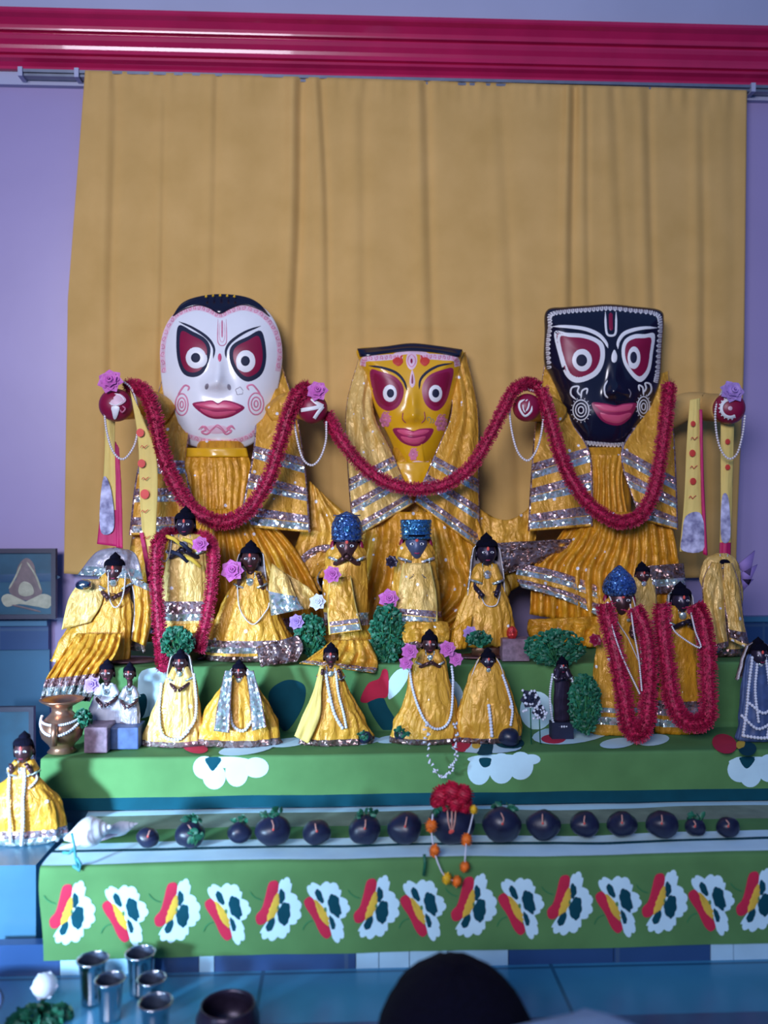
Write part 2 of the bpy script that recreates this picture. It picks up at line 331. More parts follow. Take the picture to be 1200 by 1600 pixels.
# ---------------------------------------------------------------- curtain
YC = 0.108
ridges = [(163, 9, 1.0, -8), (250, 5, .7, -18), (330, 6, .8, -22), (460, 8, 1.3, -28), (492, 6, .8, 22), (548, 9, .5, 10), (655, 8, .9, 20), (765, 9, .7, 35), (888, 6, 1.2, -14), (908, 5, .9, 8), (945, 8, .6, 40), (1000, 7, .7, 20), (1086, 7, .9, 4), (1128, 9, .5, 0)]
def curtain_pt(u, v):
    ytop = 110+31*u; ybot = 896+8*math.sin(u*9)
    py = ytop+(ybot-ytop)*v
    xl = 133-22*min(1, v*2.2)-11*v; xr = 1167-8*v-9*sm(0.5, 1, v)
    px = xl+(xr-xl)*u
    d = 0
    for rx, rw, ra_, sl in ridges:
        c = rx+sl*v*1.0+6*nz(v*2.3, rx*.01)
        q = (px-c)/(rw*(1+0.8*v)); fade = 0.35+0.65*(0.5+0.5*math.sin(rx+v*3))
        d += 0.0075*ra_*fade*(math.exp(-q*q)-0.8*math.exp(-((px-c-rw*1.9)/(rw*0.9))**2))
    d += 0.010*nz(px*.006, v*1.2, 3)+0.004*nz(px*.02, v*3, 9)
    d += 0.003*math.exp(-((py-508-6*nz(px*.01))/2.2)**2)*sm(150, 200, px)*(1-sm(700, 760, px))
    if v < 0.06: d += 0.006*(1-v/0.06)*nz(px*.07, 5)
    return W(px, py, YC-d)
NU, NV = 420, 120
rows = [[curtain_pt(j/NU, i/NV) for j in range(NU+1)] for i in range(NV+1)]
cu = MB().grid(rows, 'curtain').build('curtain', solid=0.0015)
tag(cu, 'long plain mustard yellow cotton curtain hung on the wall behind the altar', 'curtain')
# ================================================================ ALTAR AND ITS CLOTHS
XL = Xat(66, Y2); XR = Xat(1330, Y2)
al = MB().box((XL+0.02, Y3+0.012, ZP), (XR, YW-0.04, Z3-0.004), 'marble').box((XL+0.01, Y2+0.012, ZP), (XR, Y3+0.012, Z2-0.004), 'marble').box((Xat(75, Y1), Y1+0.022, ZP), (XR, Y2+0.012, ZS-0.004), 'marble')
tag(al.build('altar', smooth=False), 'stepped white marble altar hidden under the green printed cloths', 'altar')

def blobface(mb, pts, P, m, n=40, rings=5, lift0=0.0003, lift=0.0008, ctr=None):
    """closed outline (px) filled as a shallow raised patch on the surface P(px,py,lift)"""
    o = cr(pts, n, True)
    c = Vector(ctr) if ctr else sum((Vector(p) for p in pts), Vector((0, 0)))/len(pts)
    rows = []
    for i in range(rings+1):
        t = 1-i/rings*0.98
        rows.append([P(c.x+(p.x-c.x)*t, c.y+(p.y-c.y)*t, lift0+(lift-lift0)*(1-t**6) if i else lift0*0.2) for p in o])
    mb.grid(rows, m, cu=True, capb=True)
def stroke(mb, pts, P, m, w=3, n=24, lift=0.0009, taper=True):
    c = cr(pts, n); rows = []
    for i, p in enumerate(c):
        a = c[max(0, i-1)]; b = c[min(n-1, i+1)]; t = (b-a).normalized(); nn = Vector((-t.y, t.x))
        f = i/(n-1); ww = (w(f) if callable(w) else w)/2
        if taper: ww *= min(1, 0.25+f*8, 0.25+(1-f)*8)
        rows.append([P(p.x+nn.x*ww*k, p.y+nn.y*ww*k, lift*(1-abs(k)**3*0.7)) for k in (-1, -.5, 0, .5, 1)])
    mb.grid(rows, m)
def ell(cx, cy, rx, ry, rot=0, n=10):
    a = math.radians(rot)
    return [(cx+rx*math.cos(2*PI*i/n)*math.cos(a)-ry*math.sin(2*PI*i/n)*math.sin(a), cy+rx*math.cos(2*PI*i/n)*math.sin(a)+ry*math.sin(2*PI*i/n)*math.cos(a)) for i in range(n)]

def fw(x, z, k): return 0.004*nz(x*5, z*6, k)+0.002*nz(x*17, z*9, k+4)
def cloth(name, xl, xr, prof, label, k, decal=None):
    """prof: (y, z, material of the strip that starts here, wobble)"""
    N = 260; rows = []; ms = []
    dense = []
    for a, b in zip(prof[:-1], prof[1:]):
        L = math.hypot(a[0]-b[0], a[1]-b[1]); n = max(1, int(L/0.010))
        for i in range(n): dense.append((a[0]+(b[0]-a[0])*i/n, a[1]+(b[1]-a[1])*i/n, a[2], a[3]+(b[3]-a[3])*i/n))
    dense.append(prof[-1])
    for (y, z, m, wb) in dense:
        row = []
        for j in range(N+1):
            x = xl+(xr-xl)*j/N
            d = fw(x, z, k)
            row.append(Vector((x+(0.012*nz(z*9, y*9, k) if j == 0 else 0), y-abs(d)*0.5+(wb*0.004*nz(x*6, y*30, k) if wb >= 1 else 0), z+0.0012*nz(x*9, y*12, k)+wb*0.004*nz(x*4, 7, k))))
        rows.append(row); ms.append(m)
    mb = MB(); mb.grid(rows, lambda i, j: ms[i])
    if decal: decal(mb)
    o = mb.build(name, solid=0)
    return tag(o, label, 'altar cloth')
def ytop(py, z): return CY+FPX*(ZC-z)/(py-800)
# --- patterns
def Pf(Y, k):   # on a vertical face
    def P(px, py, l):
        p = W(px, py, Y); return Vector((p.x, Y-abs(fw(p.x, p.z, k))*0.5-l-0.0008, p.z))
    return P
def Pt(z, k):   # on a level top
    def P(px, py, l):
        p = Wz(px, py, z); return Vector((p.x, p.y, z+0.0022+l))
    return P
TA = dict(red=[(527, 116), (548, 122), (555, 165), (535, 225), (512, 285), (482, 320), (452, 318), (445, 280), (472, 250), (490, 190), (505, 130)],
          yel=[(552, 170), (560, 200), (552, 250), (527, 300), (497, 312), (500, 265), (520, 215), (535, 180)],
          whi=[(548, 160), (575, 113), (607, 128), (608, 172), (640, 205), (650, 255), (638, 300), (604, 322), (592, 360), (548, 378), (503, 382), (474, 360), (482, 330), (520, 290), (545, 240)],
          teal=[[(557, 165), (575, 172), (580, 200), (565, 225), (555, 215)], [(560, 240), (580, 222), (598, 232), (602, 265), (597, 292), (575, 318), (556, 300), (548, 270)], [(520, 285), (535, 292), (530, 325), (515, 343), (498, 335), (503, 310)]],
          stem=[(475, 208), (450, 200), (430, 185), (418, 168)], c=(548, 250), gr=(548, 240))
TB = dict(red=[(690, 172), (713, 178), (727, 220), (752, 280), (790, 318), (795, 350), (772, 368), (742, 340), (712, 275), (678, 225), (668, 192)],
          yel=[(715, 177), (748, 205), (778, 250), (790, 300), (770, 306), (742, 272), (722, 222)],
          whi=[(695, 166), (698, 118), (745, 122), (790, 110), (832, 138), (838, 172), (872, 205), (865, 250), (838, 275), (850, 320), (837, 365), (803, 365), (795, 310), (778, 240), (742, 195)],
          teal=[[(725, 150), (742, 148), (757, 175), (760, 200), (742, 195), (727, 175)], [(782, 185), (800, 165), (825, 190), (835, 240), (822, 258), (795, 245), (783, 215)], [(785, 262), (800, 268), (812, 295), (808, 315), (795, 310)]],
          stem=[(712, 282), (690, 288), (672, 305), (662, 328)], c=(770, 240), gr=(768, 232))
def printflower(mb, T, cx, cy, P, s=1/3.0, fine=True):
    q = lambda l: [(cx+(x-T['c'][0])*s, cy+(y-T['c'][1])*s) for x, y in l]
    w_ = q(T['whi']); cc = q([T['gr']])[0]
    # scalloped petals
    o = cr(w_, 60, True); o2 = []
    for i, p in enumerate(o):
        d = (p-Vector(cc)); k = 1.0+0.12*abs(math.sin(i*PI/60*15)); o2.append((cc[0]+d.x*k, cc[1]+d.y*k))
    blobface(mb, o2, P, 'printwhite', 60, 3, 0.0002, 0.0004, ctr=cc)
    blobface(mb, q(T['red']), P, 'printred', 24, 3, 0.0004, 0.0007)
    yc = sum((Vector(p) for p in q(T['yel'])), Vector((0, 0)))/len(T['yel'])
    blobface(mb, [(yc.x+(p.x-yc.x)*(.86+.22*(i % 2)), yc.y+(p.y-yc.y)*(.97+.05*(i % 2))) for i, p in enumerate(cr(q(T['yel']), 26, True))], P, 'printyellow', 52, 3, 0.0009, 0.0011)
    for t_ in T['teal']:
        pq = q(t_); tc = sum((Vector(p) for p in pq), Vector((0, 0)))/len(pq); tc2 = tc+(tc-Vector(cc))*0.06
        o3 = [(tc2.x+(p.x-tc.x)*1.32*(0.93+.12*abs(math.sin(i*PI/36*6))), tc2.y+(p.y-tc.y)*1.32*(0.93+.12*abs(math.sin(i*PI/36*6)))) for i, p in enumerate(cr(pq, 36, True))]
        blobface(mb, o3, P, 'teal', 36, 3, 0.0005, 0.0008)
    blobface(mb, [(cc[0]+3*math.cos(a*.9), cc[1]+5*math.sin(a*.9)) for a in range(7)], P, 'green', 12, 2, 0.0008, 0.0010)
    stroke(mb, q(T['stem']), P, 'stem', 2, 10, 0.0004)
xsf = [108, 190, 272, 350, 430, 505, 583, 655, 735, 808, 885, 960, 1033, 1105, 1180, 1252, 1325]
def lower_decal(mb):
    P = Pf(Y1, 2)
    for i, x in enumerate(xsf):
        y = 1429-20*(x-100)/1080+(2 if i % 2 else -3)
        printflower(mb, TA if i % 2 == 0 else TB, x+4, y, P)
# lower cloth: shelf top with stripes, front face
lp = [(Y2+0.004, ZS, 'printwhite', .3)]
for py, m in ((1268, 'printgrey'), (1290, 'green'), (1309, 'printwhite'), (1319, 'teal'), (1323, 'printwhite'), (1341, 'green')):
    lp.append((ytop(py, ZS), ZS, m, 1.0))
lp += [(Y1+.002, ZS-0.001, 'green', .3), (Y1, ZS-0.004, 'green', 0), (Y1, ZC-0.640, 'green', 0.6)]
lc = cloth('altar_cloth', Xat(64, Y1), Xat(1330, Y1), lp, 'green cloth with a row of printed red and white flowers on the lowest altar step', 2, lower_decal)
def upper_decal(mb):
    F2 = Pf(Y2, 1); T2 = Pt(Z2, 1); F3 = Pf(Y3, 1)
    def wl(cx, cy, lobes, P):   # white lobes
        for dx, dy, rx, ry in lobes: blobface(mb, ell(cx+dx, cy+dy, rx, ry), P, 'printwhite', 24, 3, 0.0002, 0.0004)
    wl(365, 1205, [(-45, -6, 18, 18), (-30, 8, 18, 20), (5, 2, 18, 22), (35, -6, 20, 16), (-10, -14, 40, 9)], F2)
    blobface(mb, [(320, 1184), (348, 1184), (340, 1198), (332, 1206), (324, 1196)], F2, 'teal', 16, 3, .0005, .0008)
    blobface(mb, ell(305, 1170, 20, 9, 10), T2, 'printred', 20, 3, .0005, .0008)
    blobface(mb, ell(385, 1172, 44, 9, -8), T2, 'printwhite', 20, 3, .0002, .0004)
    wl(775, 1196, [(-27, 8, 18, 22), (8, 4, 20, 24), (38, 0, 20, 22), (5, -10, 50, 8), (55, -10, 14, 8)], F2)
    blobface(mb, [(748, 1183), (768, 1183), (766, 1194), (757, 1200), (749, 1194)], F2, 'teal', 16, 3, .0005, .0008)
    blobface(mb, [(745, 1178), (758, 1155), (772, 1160), (770, 1178), (757, 1182)], T2, 'teal', 16, 3, .0005, .0008)
    blobface(mb, ell(795, 1163, 24, 10), T2, 'teal', 20, 3, .0006, .0008)
    blobface(mb, ell(760, 1170, 55, 9), T2, 'printwhite', 20, 3, .0002, .0004)
    blobface(mb, ell(722, 1161, 17, 16), T2, 'printred', 20, 3, .0005, .0008)
    blobface(mb, ell(744, 1167, 8, 6), T2, 'printyellow', 20, 3, .0006, .0008)
    wl(1178, 1200, [(-22, 2, 20, 20), (-6, 8, 18, 22), (24, 0, 20, 22), (0, -10, 40, 8)], F2)
    blobface(mb, [(1155, 1183), (1180, 1183), (1176, 1194), (1166, 1202), (1157, 1194)], F2, 'teal', 16, 3, .0005, .0008)
    blobface(mb, ell(1168, 1172, 14, 11), T2, 'teal', 20, 3, .0005, .0008)
    blobface(mb, ell(1132, 1164, 20, 15, 20), T2, 'printred', 20, 3, .0005, .0008)
    blobface(mb, ell(1158, 1166, 8, 7), T2, 'printyellow', 20, 3, .0006, .0009)
    for cx, cy, rx, ry in ((965, 1163, 28, 8), (1020, 1158, 26, 9), (450, 1162, 32, 7), (565, 1160, 30, 6), (610, 1157, 22, 6), (893, 1148, 62, 16)):
        blobface(mb, ell(cx, cy, rx, ry, -6), T2, 'printwhite', 20, 3, .0002, .0004)
    blobface(mb, ell(866, 1156, 22, 8), T2, 'printred', 20, 3, .0005, .0008)
    # third riser
    blobface(mb, [(222, 1048), (262, 1048), (262, 1092), (240, 1115), (215, 1120), (215, 1080)], F3, 'printwhite', 24, 3, .0002, .0004)
    blobface(mb, ell(221, 1102, 10, 22, 12), F3, 'teal', 20, 3, .0005, .0008)
    blobface(mb, [(425, 1075), (450, 1062), (475, 1070), (476, 1095), (462, 1125), (446, 1142), (434, 1128), (420, 1095)], F3, 'teal', 40, 4, .0005, .0008)
    blobface(mb, [(563, 1093), (575, 1068), (592, 1060), (598, 1046), (606, 1050), (606, 1086), (590, 1092), (572, 1098)], F3, 'printred', 40, 4, .0005, .0008, ctr=(588, 1080))
    blobface(mb, [(606, 1086), (608, 1062), (624, 1045), (640, 1050), (628, 1075), (610, 1092)], F3, 'printwhite', 20, 3, .0002, .0004)
    blobface(mb, [(574, 1098), (596, 1088), (606, 1105), (620, 1130), (612, 1142), (596, 1138)], F3, 'teal', 24, 3, .0007, .0009)
    blobface(mb, ell(700, 1100, 26, 40), F3, 'printwhite', 24, 3, .0002, .0004)
    blobface(mb, ell(838, 1110, 26, 30), F3, 'printwhite', 24, 3, .0002, .0004)
up = [(YW-0.05, Z3, 'green', 0), (Y3+.001, Z3, 'green', .3), (Y3, Z3-0.004, 'green', .2), (Y3, Z2+0.002, 'green', .2), (Y2+.001, Z2, 'green', .2), (Y2, Z2-0.004, 'green', .1), (Y2, W(600, 1240, Y2).z, 'teal', .2), (Y2-0.002, ZS+0.004, 'teal', .4)]
uc = cloth('altar_cloth', XL, XR, up, 'green cloth with large white flowers and a dark hem over the upper altar steps', 1, upper_decal)

# ---------------------------------------------------------------- draped sheets
def vat(pts, v):
    ys = [p[1] for p in pts]; return cr_at(pts, v)
def cr_at(pts, t):
    n = len(pts)-1; k = min(int(t*n), n-1); f = t*n-k
    p1 = Vector(pts[k]); p2 = Vector(pts[k+1]); p0 = Vector(pts[k-1]) if k > 0 else p1*2-p2; p3 = Vector(pts[k+2]) if k+2 <= n else p2*2-p1
    return 0.5*((2*p1)+(p2-p0)*f+(2*p0-5*p1+4*p2-p3)*f*f+(3*p1-p0-3*p2+p3)*f**3)
def sheet(name, L, R, Y, parent, base='satin', stripes=(), amp=0.004, freq=5, nu=40, nv=46, bulge=0.01, sag=0, seed=0, solid=0.0022, wrinkle=0.003, edge=None, ripple=0, label=None):
    """L, R polylines in photo pixels; Y = (top, bottom) depth; stripes = [(v0, v1, material)]"""
    Y0, Y1_ = Y if isinstance(Y, tuple) else (Y, Y)
    vs = sorted(set([i/nv for i in range(nv+1)]+[s_[0] for s_ in stripes]+[s_[1] for s_ in stripes]))
    rows = []
    for v in vs:
        l = cr_at(L, v); r = cr_at(R, v); row = []
        for j in range(nu+1):
            u = j/nu; p = l.lerp(r, u)
            fold = amp*(0.35+v)*math.sin(2*PI*freq*u+seed+1.6*nz(v*2.2, u*2, seed))
            fold += wrinkle*nz(u*7+seed, v*6, seed*3.1)+wrinkle*0.5*nz(u*19+seed, v*15, seed)
            y = Y0+(Y1_-Y0)*v-bulge*math.sin(PI*u)-fold
            py = p.y+sag*math.sin(PI*u)+(ripple*math.sin(2*PI*freq*u+seed) if v == vs[-1] else 0)
            row.append(W(p.x, py, y))
        rows.append(row)
    def mm(i, j):
        if edge and (j < 1 or j >= nu-1): return edge
        v = (vs[i]+vs[i+1])/2
        for a, b, m in stripes:
            if a <= v <= b: return m
        return base
    o = MB().grid(rows, mm).build(name, parent, solid=solid)
    if label: o['label'] = label
    return o
def pair(c, w=0.05):
    return [(c-w, c-0.002, 'lace'), (c+0.002, c+w*0.85, 'sequin')]

# ---------------------------------------------------------------- garlands, beads, flowers
def garland(pts, r, label, name='garland', group=None, m='garland', step=0.0022, spikes=26, seed=1):
    r *= 0.88
    """pts: (px, py, Y). Thick tinsel: a core and a coat of short petals."""
    R = random.Random(seed)
    c = [W(*p) for p in cr([tuple(p) for p in pts], 140)]
    mb = MB(); mb.tube(c, lambda t: r*0.72*(1+0.12*nz(t*60, seed)), m, 10)
    L = sum((c[i+1]-c[i]).length for i in range(len(c)-1)); n = int(L/step); acc = 0; k = 0
    for i in range(n):
        t = i/n*(len(c)-1); k = int(t); p = c[k].lerp(c[min(k+1, len(c)-1)], t-k)
        tg = (c[min(k+1, len(c)-1)]-c[k]).normalized()
        a = tg.cross(Vector((0.1, 1, 0.2))).normalized(); b = tg.cross(a)
        for q in range(spikes):
            th = R.random()*2*PI; d = a*math.cos(th)+b*math.sin(th)
            ln = r*(0.80+0.55*R.random()); tip = p+d*ln+tg*(R.uniform(-.4, .4)*r); bs = p+d*r*0.45
            sd = tg.cross(d).normalized()*(r*0.075); e = tg*(r*0.05)
            mb.add([bs-sd, bs+sd, tip+e, tip-e+sd*.4], [(0, 1, 2, 3)], m)
    o = mb.build(name, smooth=False)
    return tag(o, label, 'garland', group)
def beads(pts, r, m='pearl', n=None, mb=None, sp=2.0):
    c = [W(*p) for p in cr([tuple(p) for p in pts], 90)]
    return beads3(c, r, m, mb, sp)
def beads3(c, r, m='pearl', mb=None, sp=2.0):
    mb = mb or MB(); out = []; d = 0; nxt = 0
    for i in range(len(c)-1):
        L = (c[i+1]-c[i]).length
        while nxt <= d+L:
            out.append(c[i].lerp(c[i+1], (nxt-d)/max(L, 1e-9))); nxt += r*sp
        d += L
    for p in out: mb.ball(p, r, m, 6, 5)
    return mb
def petals(mb, o, r, m, seed=0, layers=4, n=7, up=0.5, face=Vector((0, -1, 0.3)), curl=0.5):
    """flower head facing `face`"""
    R = random.Random(seed); o = Vector(o); f = face.normalized(); a = f.cross(Vector((0, 0, 1))).normalized(); b = f.cross(a)
    for l in range(layers):
        q = (l+1)/layers; rad = r*q; open_ = 0.2+0.9*q
        for k in range(n):
            th = 2*PI*(k+0.5*l)/n+R.uniform(-.15, .15); d = a*math.cos(th)+b*math.sin(th); s_ = f.cross(d)
            rows = []
            for i in range(5):
                t = i/4; w_ = rad*0.48*math.sin(PI*min(1, t*0.9+0.12))
                c = o+d*(rad*t*open_*0.9)+f*(r*0.75*(1-q)*1.0+rad*(t*(1-open_*0.55)-curl*t*t*q*0.6))
                rows.append([c-s_*w_+f*w_*0.3, c, c+s_*w_+f*w_*0.3])
            mb.grid(rows, m)
    mb.ball(o+f*r*0.2, r*0.42, m, 8, 6)
    return mb
def blossom(px, py, Y, rpx, label, m='flower', seed=0, name='lotus_flower', group='pink flowers on the altar', face=Vector((0, -1, 0.3)), cat='flower', solid=0.0):
    s = SC(px, Y); mb = MB(); petals(mb, W(px, py, Y), rpx*s, m, seed, face=face)
    return tag(mb.build(name), label, cat, group)
def pompom(mb, o, r, m, seed=0, n=70, core=0.7):
    R = random.Random(seed); o = Vector(o); mb.ball(o, r*core, m, 8, 6)
    for i in range(n):
        z = 1-2*(i+.5)/n; th = i*2.39996; d = Vector((math.sqrt(1-z*z)*math.cos(th), math.sqrt(1-z*z)*math.sin(th), z))
        a = d.cross(Vector((0.3, 0.5, 0.8))).normalized(); b = d.cross(a); k = r*(0.9+0.2*R.random()); w_ = r*0.2
        mb.add([o+d*k*0.6-a*w_, o+d*k*0.6+a*w_, o+d*k+a*w_*.8+b*w_*.5, o+d*k-a*w_*.8+b*w_*.5], [(0, 1, 2, 3)], m)
def leaves(px, py, Y, rx, ry, n, label, seed=0, lsz=7, name='tulsi_bunch', m='leaf', dep=0.02, zmin=None, group='bunches of dark green leaves', pts=None):
    R = random.Random(seed); s = SC(px, Y); o = W(px, py, Y); mb = MB()
    base = o-Vector((0, 0, ry*s*0.95))
    for i in range(n):
        th = R.random()*2*PI; rr = math.sqrt(R.random())
        c = o+Vector((math.cos(th)*rr*rx*s, R.uniform(-1, 1)*dep*math.sqrt(max(0.05, 1-rr*rr)), math.sin(th)*rr*ry*s))
        d = Vector((R.uniform(-1, 1), R.uniform(-1, .3), R.uniform(-.6, 1))).normalized(); sd = d.cross(Vector((R.uniform(-.5, .5), -1, R.uniform(-.5, .5)))).normalized()
        L = lsz*s*R.uniform(.7, 1.3); up = d.cross(sd)
        rows = [[c+d*(L*(t-.5))-sd*(L*.33*math.sin(PI*(t*.86+.07)))+up*L*.1, c+d*(L*(t-.5))-up*L*.04, c+d*(L*(t-.5))+sd*(L*.33*math.sin(PI*(t*.86+.07)))+up*L*.1] for t in (0, .25, .5, .75, 1)]
        mb.grid(rows, m)
        if i % 5 == 0: mb.tube([base, base.lerp(c, .5)+Vector((0, -.004, 0)), c], 0.0007, 'stem', 4)
    return tag(mb.build(name), label, 'leaves', group)
# ================================================================ THE THREE LARGE IDOLS
class Face:
    """painted wooden face: a domed front over an outline given in photo pixels"""
    def __init__(s, outl, ctr, Yb, depth, bumps, power=3.0):
        s.o = cr(outl, 180, True); s.c = Vector(ctr); s.Y = Yb; s.d = depth; s.b = bumps; s.pw = power
        s.tab = [0]*720
        ang = [(math.atan2(p.y-s.c.y, p.x-s.c.x), (p-s.c).length) for p in cr(outl, 1440, True)]
        cnt = {}
        for a, r in ang:
            k = int((a+PI)/(2*PI)*720) % 720
            if s.tab[k] < r: s.tab[k] = r
        for k in range(720):
            if s.tab[k] == 0: s.tab[k] = s.tab[k-1] or max(s.tab)
    def y(s, px, py):
        dx = px-s.c.x; dy = py-s.c.y; r = math.hypot(dx, dy); a = (math.atan2(dy, dx)+PI)/(2*PI)*720-0.5
        k = int(math.floor(a)); f = a-k
        R = s.tab[k % 720]*(1-f)+s.tab[(k+1) % 720]*f
        t = min(1, r/R); y = s.d*(1-t**s.pw)
        for bx, by, rx, ry, h in s.b: y += h*math.exp(-((px-bx)/rx)**2-((py-by)/ry)**2)
        return y
    def P(s, px, py, l): return W(px, py, s.Y-s.y(px, py)-l)
    def mesh(s, m, back=0.035, backm=None, scale=1.0):
        rows = []
        for i in range(46):
            t = 1-(i/45)*0.985
            t = t if i else 1.0
            rows.append([W(s.c.x+(p.x-s.c.x)*t, s.c.y+(p.y-s.c.y)*t, s.Y-s.y(s.c.x+(p.x-s.c.x)*t, s.c.y+(p.y-s.c.y)*t)) for p in s.o])
        # side wall going back
        rim = rows[0]; pre = []
        cc = W(s.c.x, s.c.y, s.Y)
        for t, q in ((1.0, .55), (.8, .85), (.5, .97), (0.2, 1.0)):
            pre.append([Vector((cc.x+(p.x-cc.x)*q, p.y+back*t, cc.z+(p.z-cc.z)*q)) for p in rim])
        rows = pre+rows
        mb = MB(); mb.grid(rows, m, cu=True, capa=True, capb=True); return mb
def Z3f(ox, oy, sc): return lambda l: [(ox+x/sc, oy+y/sc) for x, y in l]
YI = 0.035
def bandpattern(mb, pts, P, base, ink, w, n, seed=0):
    stroke(mb, pts, P, base, w, 60, 0.0006, taper=False)
    c = cr(pts, n*6+1)
    for k in range(n):
        a = c[k*6]; b = c[k*6+3]; t = (b-a); t = t.normalized() if t.length else Vector((1, 0)); nn = Vector((-t.y, t.x)); g = w*0.30*(1 if k % 2 else -1)
        stroke(mb, [a-nn*g, a+nn*g*1.1+t*1.0, b+nn*g*0.3, b-nn*g*0.9, a+t*1.5-nn*g*.2], P, ink, w*0.17, 12, 0.0011)
def eye(parent, P, outl, outline, fill, iris, pup, side, rim=None):
    r = MB(); blobface(r, outl, P, outline, 48, 5, 0.0006, 0.0010)
    e = r.build('eye', parent)
    c = sum((Vector(p) for p in outl), Vector((0, 0)))/len(outl)
    r = MB(); blobface(r, [(c.x+(x-c.x)*.91, c.y+(y-c.y)*.91) for x, y in outl], P, fill, 48, 5, 0.0011, 0.0014); r.build('sclera', e)
    r = MB(); blobface(r, ell(*iris), P, 'whitep', 30, 4, 0.0015, 0.0020); r.build('iris', e)
    r = MB(); blobface(r, ell(*pup), P, 'navy', 24, 4, 0.0021, 0.0026); r.build('pupil', e)
    return e
def paisley(mb, cx, cy, rx, ry, P, m, flip=1, ink=1.3):
    stroke(mb, [(cx+rx*math.cos(a/10*2*PI), cy+ry*math.sin(a/10*2*PI)) for a in range(11)], P, m, ink, 30, 0.0011, False)
    stroke(mb, [(cx+rx*.62*math.cos(a/10*2*PI), cy+ry*.62*math.sin(a/10*2*PI)) for a in range(11)], P, m, ink, 24, 0.0011, False)
    stroke(mb, [(cx+rx*.25*math.cos(a/8*2*PI), cy+ry*.3*math.sin(a/8*2*PI)) for a in range(9)], P, m, ink, 20, 0.0011, False)
    stroke(mb, [(cx+flip*-rx*.7, cy-ry*.7), (cx-flip*rx*.1, cy-ry*1.35), (cx+flip*rx*.5, cy-ry*1.75), (cx+flip*rx*1.15, cy-ry*1.6), (cx+flip*rx*.9, cy-ry*1.25)], P, m, ink*1.3, 20, 0.0011)
def arm(parent, shoulder, wrist, palm, r, sleeve='satin', emblem=None, pm='crimson'):
    """stub arm reaching out of the body, ending in a round painted palm"""
    a = W(*shoulder); b = W(*wrist); c = W(*palm); mid = a.lerp(b, .5)+Vector((0, 0, 0.01)); s = SC(palm[0], palm[2])
    ar = MB(); ar.tube([p for p in cr([tuple(a), tuple(mid), tuple(b), tuple(c+Vector((0, 0.012, 0)))], 20)], lambda t: r*s*(1.0-0.12*t), sleeve, 16)
    o = ar.build('arm', parent)
    h = MB(); prof = []
    for i in range(12):
        t = i/11*PI*0.97; prof.append((r*s*math.sin(t), -r*s*0.8*math.cos(t)))
    n = 28; rows = [[c+Vector((q*math.cos(2*PI*j/n), zz, q*math.sin(2*PI*j/n))) for j in range(n)] for q, zz in prof if q > 0]
    h.grid(rows[::-1], pm, cu=True, capa=True, capb=True)
    ho = h.build('palm', o)
    def P(px, py, l):
        p = W(px, py, c.y); d2 = (p.x-c.x)**2+(p.z-c.z)**2; R = r*s*1.001
        q = 0.8*math.sqrt(max(0, R*R-d2)); return W(px, py, c.y-q-l)
    e = MB(); emblem(e, P, palm[0], palm[1], r); e.build('emblem', ho)
    return o

# ------------------------------------------------ idol 1: white face
i1 = thing('idol', (W(345, 1000, YI).x, YI, Z3+0.003), 'large white-faced wooden idol with crimson eyes and a black cap, left of the three', 'idol')
q = Z3f(120, 440, 3)
f1o = [(345, 466), (305, 469), (275, 487), (258, 520), (251, 560), (253, 600), (261, 640), (272, 670), (290, 692), (320, 701), (345, 703), (373, 701), (397, 691), (413, 668), (428, 632), (437, 592), (441, 555), (436, 518), (419, 487), (388, 469)]
F1 = Face(f1o, (345, 585), YI, 0.045, [(341, 580, 9, 26, 0.010), (337, 597, 13, 12, 0.016), (326, 602, 7, 7, 0.005), (352, 603, 7, 7, 0.005), (340, 640, 36, 12, 0.005), (303, 552, 28, 26, 0.004), (383, 558, 28, 26, 0.004)], 3.4)
fo = F1.mesh('white').build('head', i1); fo['label'] = 'white painted face'
cap = MB()
capo = [(345, 463), (308, 466), (284, 478), (273, 491), (290, 484), (308, 478), (325, 481), (343, 489), (360, 482), (378, 477), (398, 481), (417, 492), (410, 480), (385, 466)]
rows = []
top = cr([(270, 494), (285, 474), (310, 464), (345, 460), (382, 464), (405, 475), (421, 494)], 50); bot = cr([(270, 494), (286, 484), (308, 477), (326, 481), (343, 490), (360, 482), (380, 476), (404, 483), (421, 494)], 50)
for t in (-.6, 0, .15, .4, .7, 1):
    rw = []
    for a, b in zip(top, bot):
        p = a.lerp(b, max(0, t)); rw.append(W(p.x, p.y, YI+(0.036 if t < 0 else -F1.y(p.x, p.y)*min(1, .2+t)-0.0035)))
    rows.append(rw)
cap.grid(rows, 'black').build('cap', fo, solid=0.002)
gm = MB()
for k in range(5): pompom(gm, W(322+11*k, 463-1.5*math.sin(k*.8), YI-.014), 0.0035, 'yellowflower', k, 14)
gm.build('gold_trim', fo)
P = F1.P
bd = MB()
bandpattern(bd, [(256, 582), (254, 550), (259, 520), (272, 496), (290, 485), (308, 481), (326, 485), (343, 493), (360, 486), (380, 481), (404, 488), (422, 504), (433, 525), (437, 550), (434, 580)], P, 'palepink', 'rosepaint', 8, 36)
bandpattern(bd, [(277, 667), (292, 680), (318, 688), (345, 691), (372, 688), (392, 680), (406, 666)], P, 'palepink', 'rosepaint', 8, 16)
bd.build('painted_border', fo)
e1 = q([(478, 205), (540, 232), (600, 265), (626, 310), (618, 375), (590, 430), (545, 448), (500, 432), (474, 375), (466, 290)])
e2 = q([(862, 230), (885, 300), (886, 380), (862, 440), (805, 469), (758, 445), (722, 385), (716, 325), (740, 288), (800, 258)])
def EL(l, s_, rot=0):
    x, y = q([(l[0], l[1])])[0]; return (x, y, l[2]/s_, l[3]/s_, rot)
